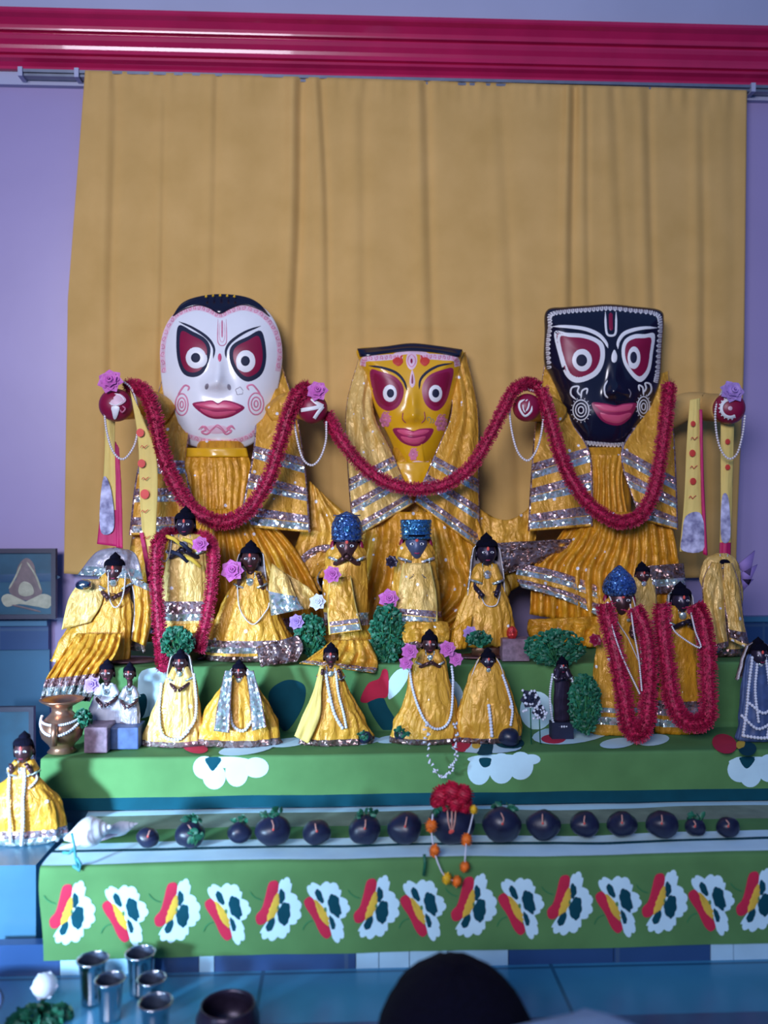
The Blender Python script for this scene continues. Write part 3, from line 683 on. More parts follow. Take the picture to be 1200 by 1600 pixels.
eye(fo, P, e1, 'navy', 'crimson', EL((558, 357, 57, 60), 3), EL((557, 357, 27, 28), 3), -1)
eye(fo, P, e2, 'navy', 'crimson', EL((792, 373, 54, 62), 3), EL((790, 372, 26, 29), 3), 1)
for l in ([(478, 187), (545, 218), (610, 262), (642, 310), (640, 360)], [(862, 208), (790, 236), (725, 280), (700, 320), (700, 358)]):
    b = MB(); stroke(b, q(l), P, 'navy', lambda f: 2.2+2.4*math.sin(PI*f), 30, 0.0012); b.build('brow', fo)
b = MB(); stroke(b, q([(662, 175), (660, 270), (668, 295), (682, 300), (696, 293), (702, 270), (700, 175)]), P, 'rosepaint', 1.4, 30, 0.0011); stroke(b, q([(681, 180), (681, 225), (681, 262)]), P, 'rosepaint', 2.6, 12, 0.0011)
stroke(b, q([(670, 190), (668, 260), (681, 284), (693, 260), (691, 190)]), P, 'palepink', 1.6, 20, 0.0009); blobface(b, [q([(670+9*math.cos(a), 356+20*math.sin(a))])[0] for a in [k*PI/4 for k in range(8)]], P, 'pink', 16, 3, .0006, .0012); b.build('forehead_mark', fo)
lips = MB()
blobface(lips, q([(541, 573), (600, 560), (635, 556), (662, 570), (690, 556), (735, 564), (787, 590), (748, 622), (700, 640), (640, 643), (588, 620)]), P, 'lipline', 48, 5, .0006, .002)
blobface(lips, q([(552, 575), (602, 564), (635, 561), (662, 574), (690, 561), (733, 569), (776, 590), (745, 603), (700, 600), (660, 603), (615, 598), (575, 587)]), P, 'pink', 48, 5, .0015, .0045)
blobface(lips, q([(572, 594), (612, 606), (660, 611), (705, 608), (752, 606), (735, 620), (696, 633), (642, 636), (598, 618)]), P, 'pink', 48, 5, .0015, .0045)
lips.build('lips', fo)
b = MB(); blobface(b, ell(323, 604, 3, 5, 15), P, 'silvernet', 12, 2, .0004, .0006); blobface(b, ell(358, 605, 3, 5, -15), P, 'silvernet', 12, 2, .0004, .0006); b.build('nostrils', fo)
b = MB(); paisley(b, 284, 632, 10, 17, P, 'rosepaint', 1, 2.2); b.build('cheek_pattern', fo)
b = MB(); paisley(b, 400, 631, 12, 17, P, 'rosepaint', -1, 2.2)
stroke(b, [(374+5*math.cos(a*.7)*(1+.3*(a % 2)), 611+5*math.sin(a*.7)*(1+.3*(a % 2))) for a in range(10)], P, 'silvernet', 1.1, 30, .001)
stroke(b, q([(570, 695), (590, 678), (605, 695), (585, 705), (610, 715), (640, 690), (655, 680), (680, 695), (700, 715), (725, 700), (705, 690), (725, 676), (742, 692)]), P, 'rosepaint', 3.2, 50, .0013)
b.build('cheek_pattern', fo); b = MB()
blobface(b, ell(338, 671, 20, 7), P, 'palepink', 24, 3, .0006, .001); stroke(b, [(313, 672), (320, 666), (327, 673), (334, 668), (340, 664), (347, 669), (353, 675), (361, 667), (366, 671)], P, 'rosepaint', 2.2, 40, .0016); b.build('chin_pattern', fo)
bdy = MB(); o_ = W(345, 1000, YI); bz = Z3+0.003
bdy.lathe((o_.x, YI, 0), [(0.07, bz), (0.07, ZC+0.04), (0.062, ZC+0.11), (0.05, W(345, 690, YI).z)], 'gold', 28, 0.5)
bdy.build('body', i1)
sheet('chest_cloth', [(292, 704), (289, 730), (292, 780), (296, 840)], [(384, 704), (392, 730), (388, 780), (385, 840)], (YI-0.028, YI-0.06), i1, 'gold', [(0, .09, 'gold')], 0.0016, 9, 90, 40, 0.018, wrinkle=.0015)
sheet('collar', [(292, 700), (291, 714)], [(385, 700), (388, 714)], (YI-0.034, YI-0.036), i1, 'yellowface', [], 0.001, 3, 30, 5, 0.02, wrinkle=.0006)
S1 = pair(.63, .045)+pair(.79, .04)+pair(.95, .045)
sheet('shawl', [(262, 566), (238, 645), (214, 740), (202, 836)], [(290, 580), (296, 665), (292, 740), (322, 834)], (YI+0.030, YI-0.075), i1, 'satin', S1, 0.004, 2, 36, 50, 0.012, seed=1, edge='lace')
sheet('shawl', [(405, 570), (400, 650), (394, 715), (372, 822)], [(436, 560), (462, 640), (478, 740), (485, 832)], (YI+0.030, YI-0.080), i1, 'satin', S1, 0.004, 2, 36, 50, 0.012, seed=2, edge='lace')
sheet('skirt', [(285, 795), (235, 860), (205, 930), (180, 1003)], [(400, 795), (455, 850), (495, 920), (520, 1003)], (YI-0.055, YI-0.085), i1, 'gold', pair(.90, .05), 0.006, 15, 150, 40, 0.03, seed=3, wrinkle=.005)
sheet('side_drape', [(484, 752), (470, 830), (440, 905)], [(505, 772), (565, 832), (560, 900)], (YI-0.03, YI-0.055), i1, 'satin', [], 0.004, 4, 40, 30, 0.01, seed=5, wrinkle=.005)
sheet('side_drape', [(212, 800), (205, 850), (196, 900)], [(260, 800), (262, 850), (268, 905)], (YI-0.04, YI-0.06), i1, 'satin', [], 0.004, 3, 30, 20, 0.01, seed=6, wrinkle=.004)
sheet('trimmed_fold', [(476, 915), (470, 895), (480, 872), (505, 862), (530, 862)], [(505, 925), (497, 905), (505, 890), (522, 885), (540, 885)], (YI-0.06, YI-0.06), i1, 'satin', [], .002, 1, 12, 30, .004, seed=4, edge='sequin')
sheet('trimmed_fold', [(470, 918), (462, 893), (474, 866), (500, 852), (532, 852)], [(478, 915), (471, 895), (481, 873), (505, 863), (532, 862)], (YI-0.062, YI-0.062), i1, 'lace', [], .001, 1, 8, 30, .002, seed=4, edge='lace')
def lotus_e(e, P0, x0, y0, r):
    x = y = 0; P = lambda px, py, l: P0(x0-1+px*1.22, y0-1+py*1.12, l)
    blobface(e, [(x-14, y-6), (x-9, y-14), (x, y-17), (x+9, y-13), (x+14, y-6), (x+8, y), (x, y+2), (x-9, y)], P, 'palepink', 24, 3, .0005, .0012)
    blobface(e, [(x-5, y+3), (x+5, y+3), (x+4, y+12), (x+1, y+20), (x-2, y+20), (x-4, y+11)], P, 'whitep', 20, 3, .0006, .0012)
    stroke(e, [(x-12, y-7), (x-6, y-13), (x+1, y-15), (x+8, y-12), (x+12, y-6)], P, 'whitep', 1.6, 20, .0016); stroke(e, [(x-11, y-4), (x, y+1), (x+10, y-4)], P, 'whitep', 1.6, 16, .0016)
    stroke(e, [(x+9, y+2), (x+13, y+6), (x+9, y+11), (x+6, y+7)], P, 'rosepaint', 2, 16, .0012)
def arrow_e(e, P, x, y, r):
    stroke(e, [(x-18, y+3), (x, y), (x+14, y-3)], P, 'whitep', 6, 16, .0012, False)
    stroke(e, [(x-2, y-15), (x+8, y-8), (x+17, y-3)], P, 'whitep', 6, 16, .0016, False); stroke(e, [(x+17, y-3), (x+9, y+7), (x+3, y+16)], P, 'whitep', 5.5, 16, .0016, False)
    stroke(e, [(x-13, y-10), (x-8, y-15), (x-1, y-15)], P, 'palepink', 2.4, 10, .001)
def conch_e(e, P, x, y, r):
    stroke(e, [(x-3, y-13), (x-11, y-8), (x-11, y+2), (x-3, y+13), (x+6, y+7), (x+9, y-2), (x+7, y-12)], P, 'whitep', 3.4, 30, .0012)
    stroke(e, [(x-2, y-10), (x+4, y-14), (x+3, y-2), (x-1, y+6)], P, 'whitep', 2.6, 20, .0013); stroke(e, [(x-6, y-5), (x-5, y+3), (x-2, y+8)], P, 'whitep', 2.0, 12, .0013)
def disc_e(e, P, x, y, r):
    stroke(e, [(x+2+14*math.cos(2*PI*a/12), y+14*math.sin(2*PI*a/12)) for a in range(13)], P, 'whitep', 5, 50, .0012, False)
    for a in range(18): stroke(e, [(x+2+16*math.cos(2*PI*a/18), y+16*math.sin(2*PI*a/18)), (x+2+18.5*math.cos(2*PI*a/18), y+18.5*math.sin(2*PI*a/18))], P, 'whitep', 2, 3, .0012, False)
    blobface(e, ell(x+2, y, 3.5, 3.5), P, 'palepink', 12, 2, .0005, .0012)
YH = -0.085
arm(i1, (262, 650, YI), (212, 632, YI-0.03), (181, 633, YH), 26, 'satin', lotus_e)
arm(i1, (430, 650, YI), (468, 634, YI-0.03), (488, 638, YH), 24, 'satin', arrow_e)

# ------------------------------------------------ idol 2: yellow face
i2 = thing('idol', (W(645, 1000, YI).x, YI, Z3+0.003), 'large yellow-faced wooden idol with a flat black-edged top, middle of the three', 'idol')
q = Z3f(440, 520, 2.857)
f2o = q([(340, 72), (460, 64), (580, 50), (700, 62), (805, 78), (800, 120), (786, 200), (757, 330), (722, 480), (680, 570), (655, 640), (640, 690), (570, 690), (550, 640), (525, 580), (486, 480), (420, 340), (383, 200), (355, 140)])
F2 = Face(f2o, (646, 610), YI, 0.04, [(646, 632, 8, 22, 0.009), (646, 650, 12, 10, 0.014), (632, 654, 6, 6, 0.004), (660, 654, 6, 6, 0.004), (645, 682, 26, 10, 0.006), (608, 612, 22, 24, 0.004), (682, 612, 22, 24, 0.004)], 4)
fo = F2.mesh('yellowface').build('head', i2); fo['label'] = 'yellow painted face'
P = F2.P
b = MB()
tp = cr(q([(338, 72), (460, 62), (580, 48), (700, 60), (807, 76)]), 50); bt = cr(q([(350, 108), (460, 92), (580, 80), (700, 90), (797, 110)]), 50)
rows = []
for t in (-.6, 0, .2, .6, 1):
    rows.append([W(a.lerp(c_, max(0, t)).x, a.lerp(c_, max(0, t)).y, YI+(.03 if t < 0 else -F2.y(*a.lerp(c_, max(0, t)))*min(1, .3+t)-.003)) for a, c_ in zip(tp, bt)])
b.grid(rows, 'black').build('cap', fo, solid=0.002)
b = MB(); bandpattern(b, q([(362, 148), (372, 118), (440, 112), (500, 108), (540, 112)]), P, 'palepink', 'rosepaint', 9, 12); bandpattern(b, q([(620, 110), (660, 106), (720, 110), (775, 116), (785, 150)]), P, 'palepink', 'rosepaint', 9, 12)
stroke(b, q([(500, 95), (580, 88), (660, 95)]), P, 'palepink', 5, 20, .0007); blobface(b, q([(580, 85), (602, 100), (605, 130), (595, 155), (580, 165), (565, 155), (556, 130), (560, 100)]), P, 'palepink', 24, 3, .0006, .0012)
stroke(b, q([(580, 95), (595, 110), (596, 135), (580, 152), (565, 135), (566, 110), (580, 95)]), P, 'rosepaint', 1.8, 24, .0016); blobface(b, q(ell(580, 126, 7, 15)), P, 'crimson', 12, 3, .0012, .0016); b.build('painted_border', fo)
b = MB(); blobface(b, q(ell(517, 125, 22, 20)), P, 'redpaint', 16, 3, .0008, .0014); stroke(b, q([(500, 130), (520, 145), (538, 130), (533, 110), (540, 100)]), P, 'redpaint', 3, 16, .0015)
blobface(b, q(ell(640, 125, 22, 20)), P, 'redpaint', 16, 3, .0008, .0014); stroke(b, q([(657, 130), (640, 145), (622, 130), (627, 110), (620, 100)]), P, 'redpaint', 3, 16, .0015); b.build('painted_birds', fo)
b = MB(); blobface(b, q([(583, 165), (592, 190), (596, 225), (583, 245), (571, 225), (575, 190)]), P, 'palepink', 20, 3, .0006, .0012); blobface(b, q([(583, 175), (588, 200), (589, 225), (583, 234), (577, 225), (579, 200)]), P, 'crimson', 16, 3, .0012, .0016); b.build('forehead_mark', fo)
e1 = q([(395, 168), (440, 172), (500, 192), (537, 228), (545, 272), (522, 328), (476, 349), (430, 322), (405, 255)])
e2 = q([(766, 160), (715, 166), (662, 188), (633, 225), (627, 268), (645, 322), (690, 349), (732, 312), (757, 232)])
eye(fo, P, e1, 'lipline', 'crimson', EL((483, 270, 37, 46), 2.857), EL((486, 270, 20, 24), 2.857), -1)
eye(fo, P, e2, 'lipline', 'crimson', EL((687, 271, 36, 46), 2.857), EL((688, 270, 20, 24), 2.857), 1)
for l in ([(388, 147), (450, 156), (510, 178), (545, 215), (560, 258)], [(762, 136), (700, 148), (650, 175), (620, 210), (614, 252)]):
    b = MB(); stroke(b, q(l), P, 'navy', lambda f: 2.4+1.8*math.sin(PI*f), 30, 0.0012); b.build('brow', fo)
lips = MB(); blobface(lips, q([(496, 430), (550, 426), (587, 438), (622, 428), (678, 430), (655, 478), (612, 505), (568, 503), (526, 480)]), P, 'lipline', 48, 5, .0006, .002)
blobface(lips, q([(507, 434), (550, 431), (587, 444), (622, 433), (667, 435), (640, 455), (587, 462), (535, 455)]), P, 'pink', 40, 4, .0015, .0045)
blobface(lips, q([(528, 460), (587, 470), (645, 460), (640, 480), (610, 498), (570, 497), (538, 480)]), P, 'pink', 40, 4, .0015, .0045); lips.build('lips', fo)
b = MB(); stroke(b, q([(542, 355), (540, 385), (556, 404)]), P, 'lipline', 1.6, 12, .001); stroke(b, q([(637, 350), (640, 385), (624, 404)]), P, 'lipline', 1.6, 12, .001); b.build('nostrils', fo)
b = MB()
for cx, cy, r_ in ((463, 390, 20), (712, 405, 22), (588, 545, 16)):
    for k in range(6): paisley(b, *q([(cx+r_*.8*math.cos(k*PI/3), cy+r_*1.1*math.sin(k*PI/3))])[0], r_*.14, r_*.17, P, 'rosepaint', 1, 1.2)
    blobface(b, q(ell(cx, cy, 9, 9)), P, 'rosepaint', 10, 2, .0006, .0014); b.build('cheek_pattern' if cy < 500 else 'chin_pattern', fo); b = MB()
stroke(b, q([(535, 577), (570, 582), (605, 575), (640, 580), (672, 570)]), P, 'palepink', 2.6, 24, .0012)
stroke(b, q([(655, 395), (650, 380), (662, 378), (668, 395), (660, 405)]), P, 'printgrey', 1.2, 16, .001); stroke(b, q([(672, 382), (680, 395), (672, 405)]), P, 'printgrey', 1.2, 10, .001); b.build('neck_line', fo)
o_ = W(645, 1000, YI)
MB().lathe((o_.x, YI, 0), [(0.06, bz), (0.06, ZC+0.04), (0.05, ZC+0.07), (0.045, W(645, 700, YI).z)], 'gold', 28, 0.5).build('body', i2)
sheet('neck_cloth', [(618, 722), (622, 745), (640, 775)], [(676, 722), (670, 745), (652, 775)], (YI-0.035, YI-0.045), i2, 'yellowface', [], .001, 1, 20, 16, .01, wrinkle=.001)
S2 = pair(.73, .035)+pair(.85, .035)+pair(.965, .03)
sheet('veil', [(562, 555), (541, 640), (544, 740), (552, 842)], [(590, 565), (583, 640), (612, 706), (647, 786)], (YI+0.026, YI-0.07), i2, 'satin2', S2, .005, 2.5, 44, 60, .014, seed=7, edge='lace')
sheet('veil', [(700, 560), (706, 640), (681, 706), (647, 784)], [(727, 550), (746, 640), (748, 740), (750, 860)], (YI+0.026, YI-0.072), i2, 'satin', S2, .005, 2.5, 44, 60, .014, seed=8, edge='lace')
sheet('skirt', [(562, 800), (545, 860), (528, 930), (515, 1003)], [(742, 800), (770, 880), (795, 930), (700, 1003)], (YI-0.055, YI-0.085), i2, 'gold', [], 0.006, 11, 120, 40, 0.02, seed=9, wrinkle=.006)
sheet('side_drape', [(748, 794), (746, 835), (742, 900)], [(842, 778), (838, 835), (828, 900)], (YI-0.03, YI-0.055), i2, 'satin', [], .004, 4, 50, 30, .012, sag=26, seed=11, wrinkle=.006)
sheet('tinsel_fold', [(752, 850), (745, 872), (760, 905)], [(893, 842), (888, 862), (815, 890)], (YI-0.07, YI-0.075), i2, 'bronzelace', [(0, .3, 'bronzelace')], .004, 3, 40, 16, .01, seed=12, wrinkle=.009)

# ------------------------------------------------ idol 3: black face
i3 = thing('idol', (W(945, 1000, YI).x, YI, Z3+0.003), 'large black-faced wooden idol with white painted outlines, right of the three', 'idol')
q = Z3f(780, 450, 2.857)
f3o = q([(213, 100), (300, 85), (400, 78), (490, 72), (600, 82), (717, 99), (736, 150), (730, 250), (720, 400), (690, 500), (645, 610), (600, 690), (565, 742), (480, 748), (400, 738), (365, 690), (300, 560), (235, 400), (203, 330), (205, 200)])
F3 = Face(f3o, (944, 580), YI, 0.042, [(960, 595, 9, 26, 0.010), (962, 612, 14, 12, 0.016), (950, 616, 7, 7, 0.005), (975, 616, 7, 7, 0.005), (962, 646, 34, 12, 0.005), (908, 558, 30, 26, 0.004), (992, 558, 26, 26, 0.004)], 4.5)
fo = F3.mesh('black').build('head', i3); fo['label'] = 'black painted face'
P = F3.P
b = MB()
def lacy(pts, n, w=3.2):
    c = cr(pts, n*4+1); stroke(b, pts, P, 'silvernet', w*1.6, 50, .0005, False)
    for k in range(n):
        a = c[4*k]; d = c[min(4*k+3, len(c)-1)]; t = (d-a).normalized(); nn = Vector((-t.y, t.x))
        stroke(b, [a-nn*3.2, a+nn*2.6+t, a+nn*3.0+t*3, a-nn*1.5+t*3.6, a-nn*3+t*2.5], P, 'whitep', 1.5, 14, .0012)
lacy(q([(222, 360), (216, 260), (226, 170), (230, 118), (310, 103), (400, 96), (490, 90), (600, 100), (700, 115), (720, 160), (714, 260), (708, 370), (700, 420)]), 58)
b.build('painted_border', fo); b = MB()
lacy(q([(385, 690), (450, 696), (520, 700), (595, 690)]), 13)
b.build('chin_pattern', fo)
e1 = q([(246, 198), (305, 200), (375, 205), (435, 225), (468, 258), (468, 330), (432, 392), (350, 423), (298, 392), (268, 310)])
e2 = q([(694, 206), (650, 206), (600, 208), (560, 232), (546, 280), (558, 342), (600, 402), (636, 418), (672, 372), (686, 290)])
for e_, ir, pu in ((e1, (370, 322, 53, 60), (368, 323, 30, 33)), (e2, (602, 311, 34, 60), (600, 310, 19, 32))):
    eye(fo, P, e_, 'whitep', 'crimson', EL(ir, 2.857), EL(pu, 2.857), 1)
for l in ([(236, 172), (300, 172), (380, 182), (440, 206), (474, 240), (486, 268)], [(706, 178), (650, 178), (595, 188), (555, 206), (532, 240), (530, 272)]):
    b = MB(); stroke(b, q(l), P, 'whitep', lambda f: 3.0+3.0*math.sin(PI*f), 30, 0.0014); b.build('brow', fo)
b = MB(); stroke(b, q([(474, 105), (476, 170), (482, 205), (500, 213), (518, 205), (522, 170), (522, 105)]), P, 'whitep', 3.4, 34, .0014); stroke(b, q([(498, 110), (498, 150), (500, 190)]), P, 'crimson', 6, 12, .0008)
blobface(b, q([(514, 275), (526, 300), (524, 325), (513, 333), (502, 325), (502, 300)]), P, 'whitep', 20, 3, .0006, .0014); b.build('forehead_mark', fo)
b = MB(); stroke(b, q([(484, 412), (470, 440), (472, 475), (486, 492)]), P, 'whitep', 2.6, 16, .0014); stroke(b, q([(578, 450), (588, 470), (582, 490)]), P, 'silvernet', 1.6, 12, .0012); b.build('nostrils', fo)
lips = MB(); blobface(lips, q([(414, 513), (470, 515), (520, 524), (560, 516), (612, 515), (605, 545), (575, 590), (530, 614), (470, 600), (432, 560)]), P, 'lipline', 48, 5, .0006, .002)
blobface(lips, q([(422, 518), (470, 519), (520, 530), (560, 520), (604, 519), (590, 545), (530, 556), (470, 553), (438, 540)]), P, 'pink', 40, 4, .0015, .0045)
blobface(lips, q([(444, 555), (480, 563), (535, 567), (590, 556), (575, 582), (530, 606), (470, 592)]), P, 'pink', 40, 4, .0015, .0045); lips.build('lips', fo)
b = MB()
for cx, cy, s_, fl in ((365, 545, 1, 1), (645, 530, .75, -1)):
    for k, rr in enumerate((36, 24, 12)):
        stroke(b, q([(cx+rr*s_*math.cos(2*PI*a/12), cy+rr*1.25*math.sin(2*PI*a/12)) for a in range(13)]), P, 'whitep', 1.8, 36, .0013, False)
    for a in range(16): stroke(b, q([(cx+40*s_*math.cos(2*PI*a/16), cy+50*math.sin(2*PI*a/16)), (cx+47*s_*math.cos(2*PI*a/16), cy+58*math.sin(2*PI*a/16))]), P, 'whitep', 1.6, 3, .0013)
    stroke(b, q([(cx-fl*20*s_, cy-45), (cx-fl*45*s_, cy-70), (cx-fl*40*s_, cy-100), (cx-fl*10*s_, cy-105), (cx-fl*15*s_, cy-82), (cx, cy-62)]), P, 'whitep', 2.6, 30, .0013)
    stroke(b, q([(cx, cy-50), (cx+fl*5*s_, cy-85), (cx+fl*28*s_, cy-95), (cx+fl*25*s_, cy-70)]), P, 'whitep', 2.6, 24, .0013)
    b.build('cheek_pattern', fo); b = MB()
o_ = W(945, 1000, YI)
MB().lathe((o_.x, YI, 0), [(0.06, bz), (0.06, ZC+0.04), (0.055, ZC+0.09), (0.05, W(945, 700, YI).z)], 'gold', 28, 0.5).build('body', i3)
sheet('chest_cloth', [(922, 710), (925, 750), (915, 830)], [(982, 710), (972, 750), (985, 830)], (YI-0.035, YI-0.06), i3, 'gold', [], .003, 6, 60, 40, .012, wrinkle=.001)
S3 = pair(.66, .05)+pair(.80, .045)+pair(.95, .045)
sheet('shawl', [(851, 568), (838, 650), (830, 740), (825, 830)], [(880, 585), (892, 655), (923, 712), (926, 822)], (YI+0.028, YI-0.078), i3, 'satin', S3, .004, 2, 36, 50, .012, seed=13, edge='lace')
sheet('shawl', [(1012, 590), (998, 655), (970, 712), (1000, 812)], [(1044, 580), (1053, 680), (1057, 760), (1059, 828)], (YI+0.028, YI-0.076), i3, 'satin', S3, .004, 2, 36, 50, .012, seed=14, edge='lace')
sheet('skirt', [(900, 800), (865, 850), (835, 885), (828, 960)], [(1045, 800), (1058, 860), (1066, 920), (1080, 1003)], (YI-0.055, YI-0.08), i3, 'gold', [], .006, 13, 140, 40, .02, seed=15, wrinkle=.006)
sheet('trimmed_fold', [(812, 880), (806, 900), (815, 918)], [(955, 925), (950, 945), (945, 968)], (YI-0.085, YI-0.10), i3, 'satin', [(.0, .22, 'lace'), (.24, .44, 'sequin'), (.62, .8, 'lace'), (.82, 1, 'sequin')], .003, 3, 50, 24, .006, sag=-6, seed=16, wrinkle=.004)
sheet('trimmed_fold', [(1000, 885), (1000, 930)], [(1068, 880), (1072, 925)], (YI-0.085, YI-0.09), i3, 'bronzelace', [(.5, .75, 'sequin')], .003, 2, 30, 16, .006, seed=17, wrinkle=.004)
sheet('hanging_cloth', [(826, 968), (824, 985), (832, 1004)], [(958, 962), (950, 985), (935, 1012)], (YI-0.10, YI-0.12), i3, 'gold', [], .006, 5, 60, 20, .012, seed=18, wrinkle=.008)
arm(i3, (870, 650, YI), (838, 640, YI-0.03), (823, 637, YH), 22, 'satin', conch_e)
arm(i3, (1040, 650, YI), (1105, 636, YI-0.02), (1139, 638, YH), 25, 'curtain', disc_e)

# ------------------------------------------------ tinsel garlands
YG = -0.105
G = 'crimson tinsel garlands round the idols'
garland([(200, 602, YG+.05), (226, 612, YG+.02), (242, 650, YG), (252, 700, YG), (272, 752, YG), (302, 796, YG), (345, 816, YG), (385, 800, YG), (418, 752, YG), (438, 690, YG), (452, 645, YG), (466, 616, YG), (480, 604, YG+.03)], 0.0165, 'crimson tinsel garland hanging in a U below the white face', group=G, seed=1)
garland([(512, 648, YG+.04), (532, 686, YG), (566, 728, YG), (610, 756, YG), (655, 764, YG), (700, 755, YG), (738, 726, YG), (766, 680, YG), (786, 640, YG), (803, 610, YG), (823, 599, YG+.03), (843, 606, YG+.03)], 0.0145, 'crimson tinsel garland slung below the yellow face from palm to palm', group=G, seed=2)
garland([(846, 608, YG+.02), (858, 650, YG), (874, 705, YG), (893, 750, YG), (925, 792, YG), (965, 815, YG), (1000, 806, YG), (1022, 765, YG), (1034, 700, YG), (1042, 640, YG), (1046, 600, YG+.02)], 0.0155, 'dark crimson tinsel garland hanging in a U below the black face', group=G, seed=3)

# pearl strands over the palms
GP = 'pearl strands looped over the palms'
for k, (pts, lab) in enumerate((
    ([(168, 602), (190, 596), (208, 612), (216, 650), (212, 690), (198, 714), (186, 716), (174, 700), (166, 670), (163, 640)], 'white pearl strand looped over the palm painted with a white lotus'),
    ([(510, 660), (509, 690), (500, 716), (487, 727), (473, 716), (463, 680), (460, 650), (464, 626), (478, 614)], 'white pearl strand looped over the palm painted with a white arrow'),
    ([(823, 607), (845, 618), (849, 650), (843, 690), (832, 714), (821, 719), (808, 704), (799, 670), (797, 638), (806, 614), (823, 607)], 'white pearl strand looped over the palm painted with a white conch'),
    ([(1128, 612), (1118, 640), (1120, 680), (1128, 706), (1140, 717), (1152, 708), (1160, 680), (1164, 650)], 'white pearl strand looped over the palm painted with a white disc'))):
    c = W(pts[0][0], pts[0][1], YH-0.01)
    tag(beads([(x, y, YH-0.012+(0.02 if y < 620 else 0)) for x, y in pts], 0.0028, sp=1.75 if k < 3 else 2.0).build('pearl_strand'), lab, 'bead strand', GP)
GF = 'pink flowers on the palms'
fl = [(173, 597, 21, 'pink lotus flower on top of the palm with the lotus painting', 'flower'), (496, 612, 18, 'pink lotus flower on the palm with the white arrow', 'flower'), (1143, 613, 20, 'purple flower on the palm with the white disc at far right', 'flower2')]
for x, y, r, lab, m in fl: blossom(x, y, YH-0.02, r, lab, m, seed=x, group=GF)

# printed scarves hanging from the arms
def scarf(L, R, Y, label, dots=(), pic=None, red=None, redend=None, seed=0, hem='scarfred'):
    c = W(L[-1][0], L[-1][1], Y); t = thing('scarf', c, label, 'scarf', 'printed scarves hanging from the arms')
    st = []
    sheet('cloth', L, R, (Y, Y-.004), t, 'scarf', ([(redend, 1, 'scarfred')] if redend else []), .0015, 1, 16, 60, .003, seed=seed, wrinkle=.001)
    P = lambda px, py, l: W(px, py, Y-.0110-l)
    b = MB()
    for x, y, r, m in dots:
        if m == 'x': stroke(b, [(x-6, y+2), (x-3, y-2), (x, y+2), (x+3, y-1), (x+6, y-3)], P, 'redpaint', 1.1, 14, .0006)
        else: blobface(b, ell(x, y, r, r*1.1), P, m, 16, 3, .0002, .0005)
    if pic: blobface(b, pic, P, 'scarfpic', 24, 4, .0002, .0006)
    if b.v: b.build('print', t)
    if red: sheet('border', red[0], red[1], (Y-.007, Y-.010), t, 'scarfred', [], .001, 1, 6, 50, .001, seed=seed, wrinkle=.001)
    return t
scarf([(163, 640), (164, 700), (160, 770), (152, 850)], [(180, 645), (180, 710), (186, 770), (190, 855)], -0.06, 'yellow scarf with a violet picture and magenta end hanging under the lotus palm',
      pic=[(162, 745), (172, 760), (178, 800), (176, 830), (158, 832), (156, 790)], red=([(180, 690), (181, 760), (182, 856)], [(186, 700), (190, 770), (192, 857)]), redend=.78, seed=1)
scarf([(204, 610), (216, 690), (219, 790), (228, 890)], [(222, 650), (245, 720), (244, 830), (240, 900)], -0.11, 'yellow scarf with red dots hanging left of the garland of the white-faced idol',
      dots=[(219, 676, 6, 'ember'), (221, 724, 6, 'ember'), (226, 772, 7, 'ember'), (225, 698, 1, 'x'), (227, 748, 1, 'x'), (226, 799, 1, 'x'), (229, 840, 1, 'x')], red=([(218, 832), (226, 880), (232, 920)], [(224, 832), (233, 880), (240, 930)]), seed=2)
scarf([(1078, 625), (1073, 690), (1069, 780), (1062, 862)], [(1093, 622), (1094, 690), (1096, 780), (1100, 862)], -0.10, 'yellow scarf with brown marks and a violet picture right of the black-faced idol',
      dots=[(1083, 662, 4, 'redpaint'), (1082, 708, 5, 'redpaint'), (1083, 752, 5, 'redpaint'), (1085, 685, 1, 'x'), (1084, 730, 1, 'x'), (1082, 777, 1, 'x')], pic=[(1072, 806), (1096, 804), (1100, 858), (1066, 860), (1066, 835)], red=([(1093, 640), (1095, 740), (1099, 866)], [(1097, 640), (1099, 740), (1105, 868)]), seed=3)
scarf([(1126, 660), (1126, 730), (1126, 800), (1124, 868)], [(1147, 660), (1145, 730), (1143, 800), (1141, 868)], -0.06, 'narrow yellow scarf with a violet picture hanging behind the disc palm',
      dots=[(1137, 690, 4, 'redpaint'), (1137, 730, 4, 'redpaint')], pic=[(1128, 778), (1138, 778), (1141, 840), (1127, 842)], seed=4, redend=.9)
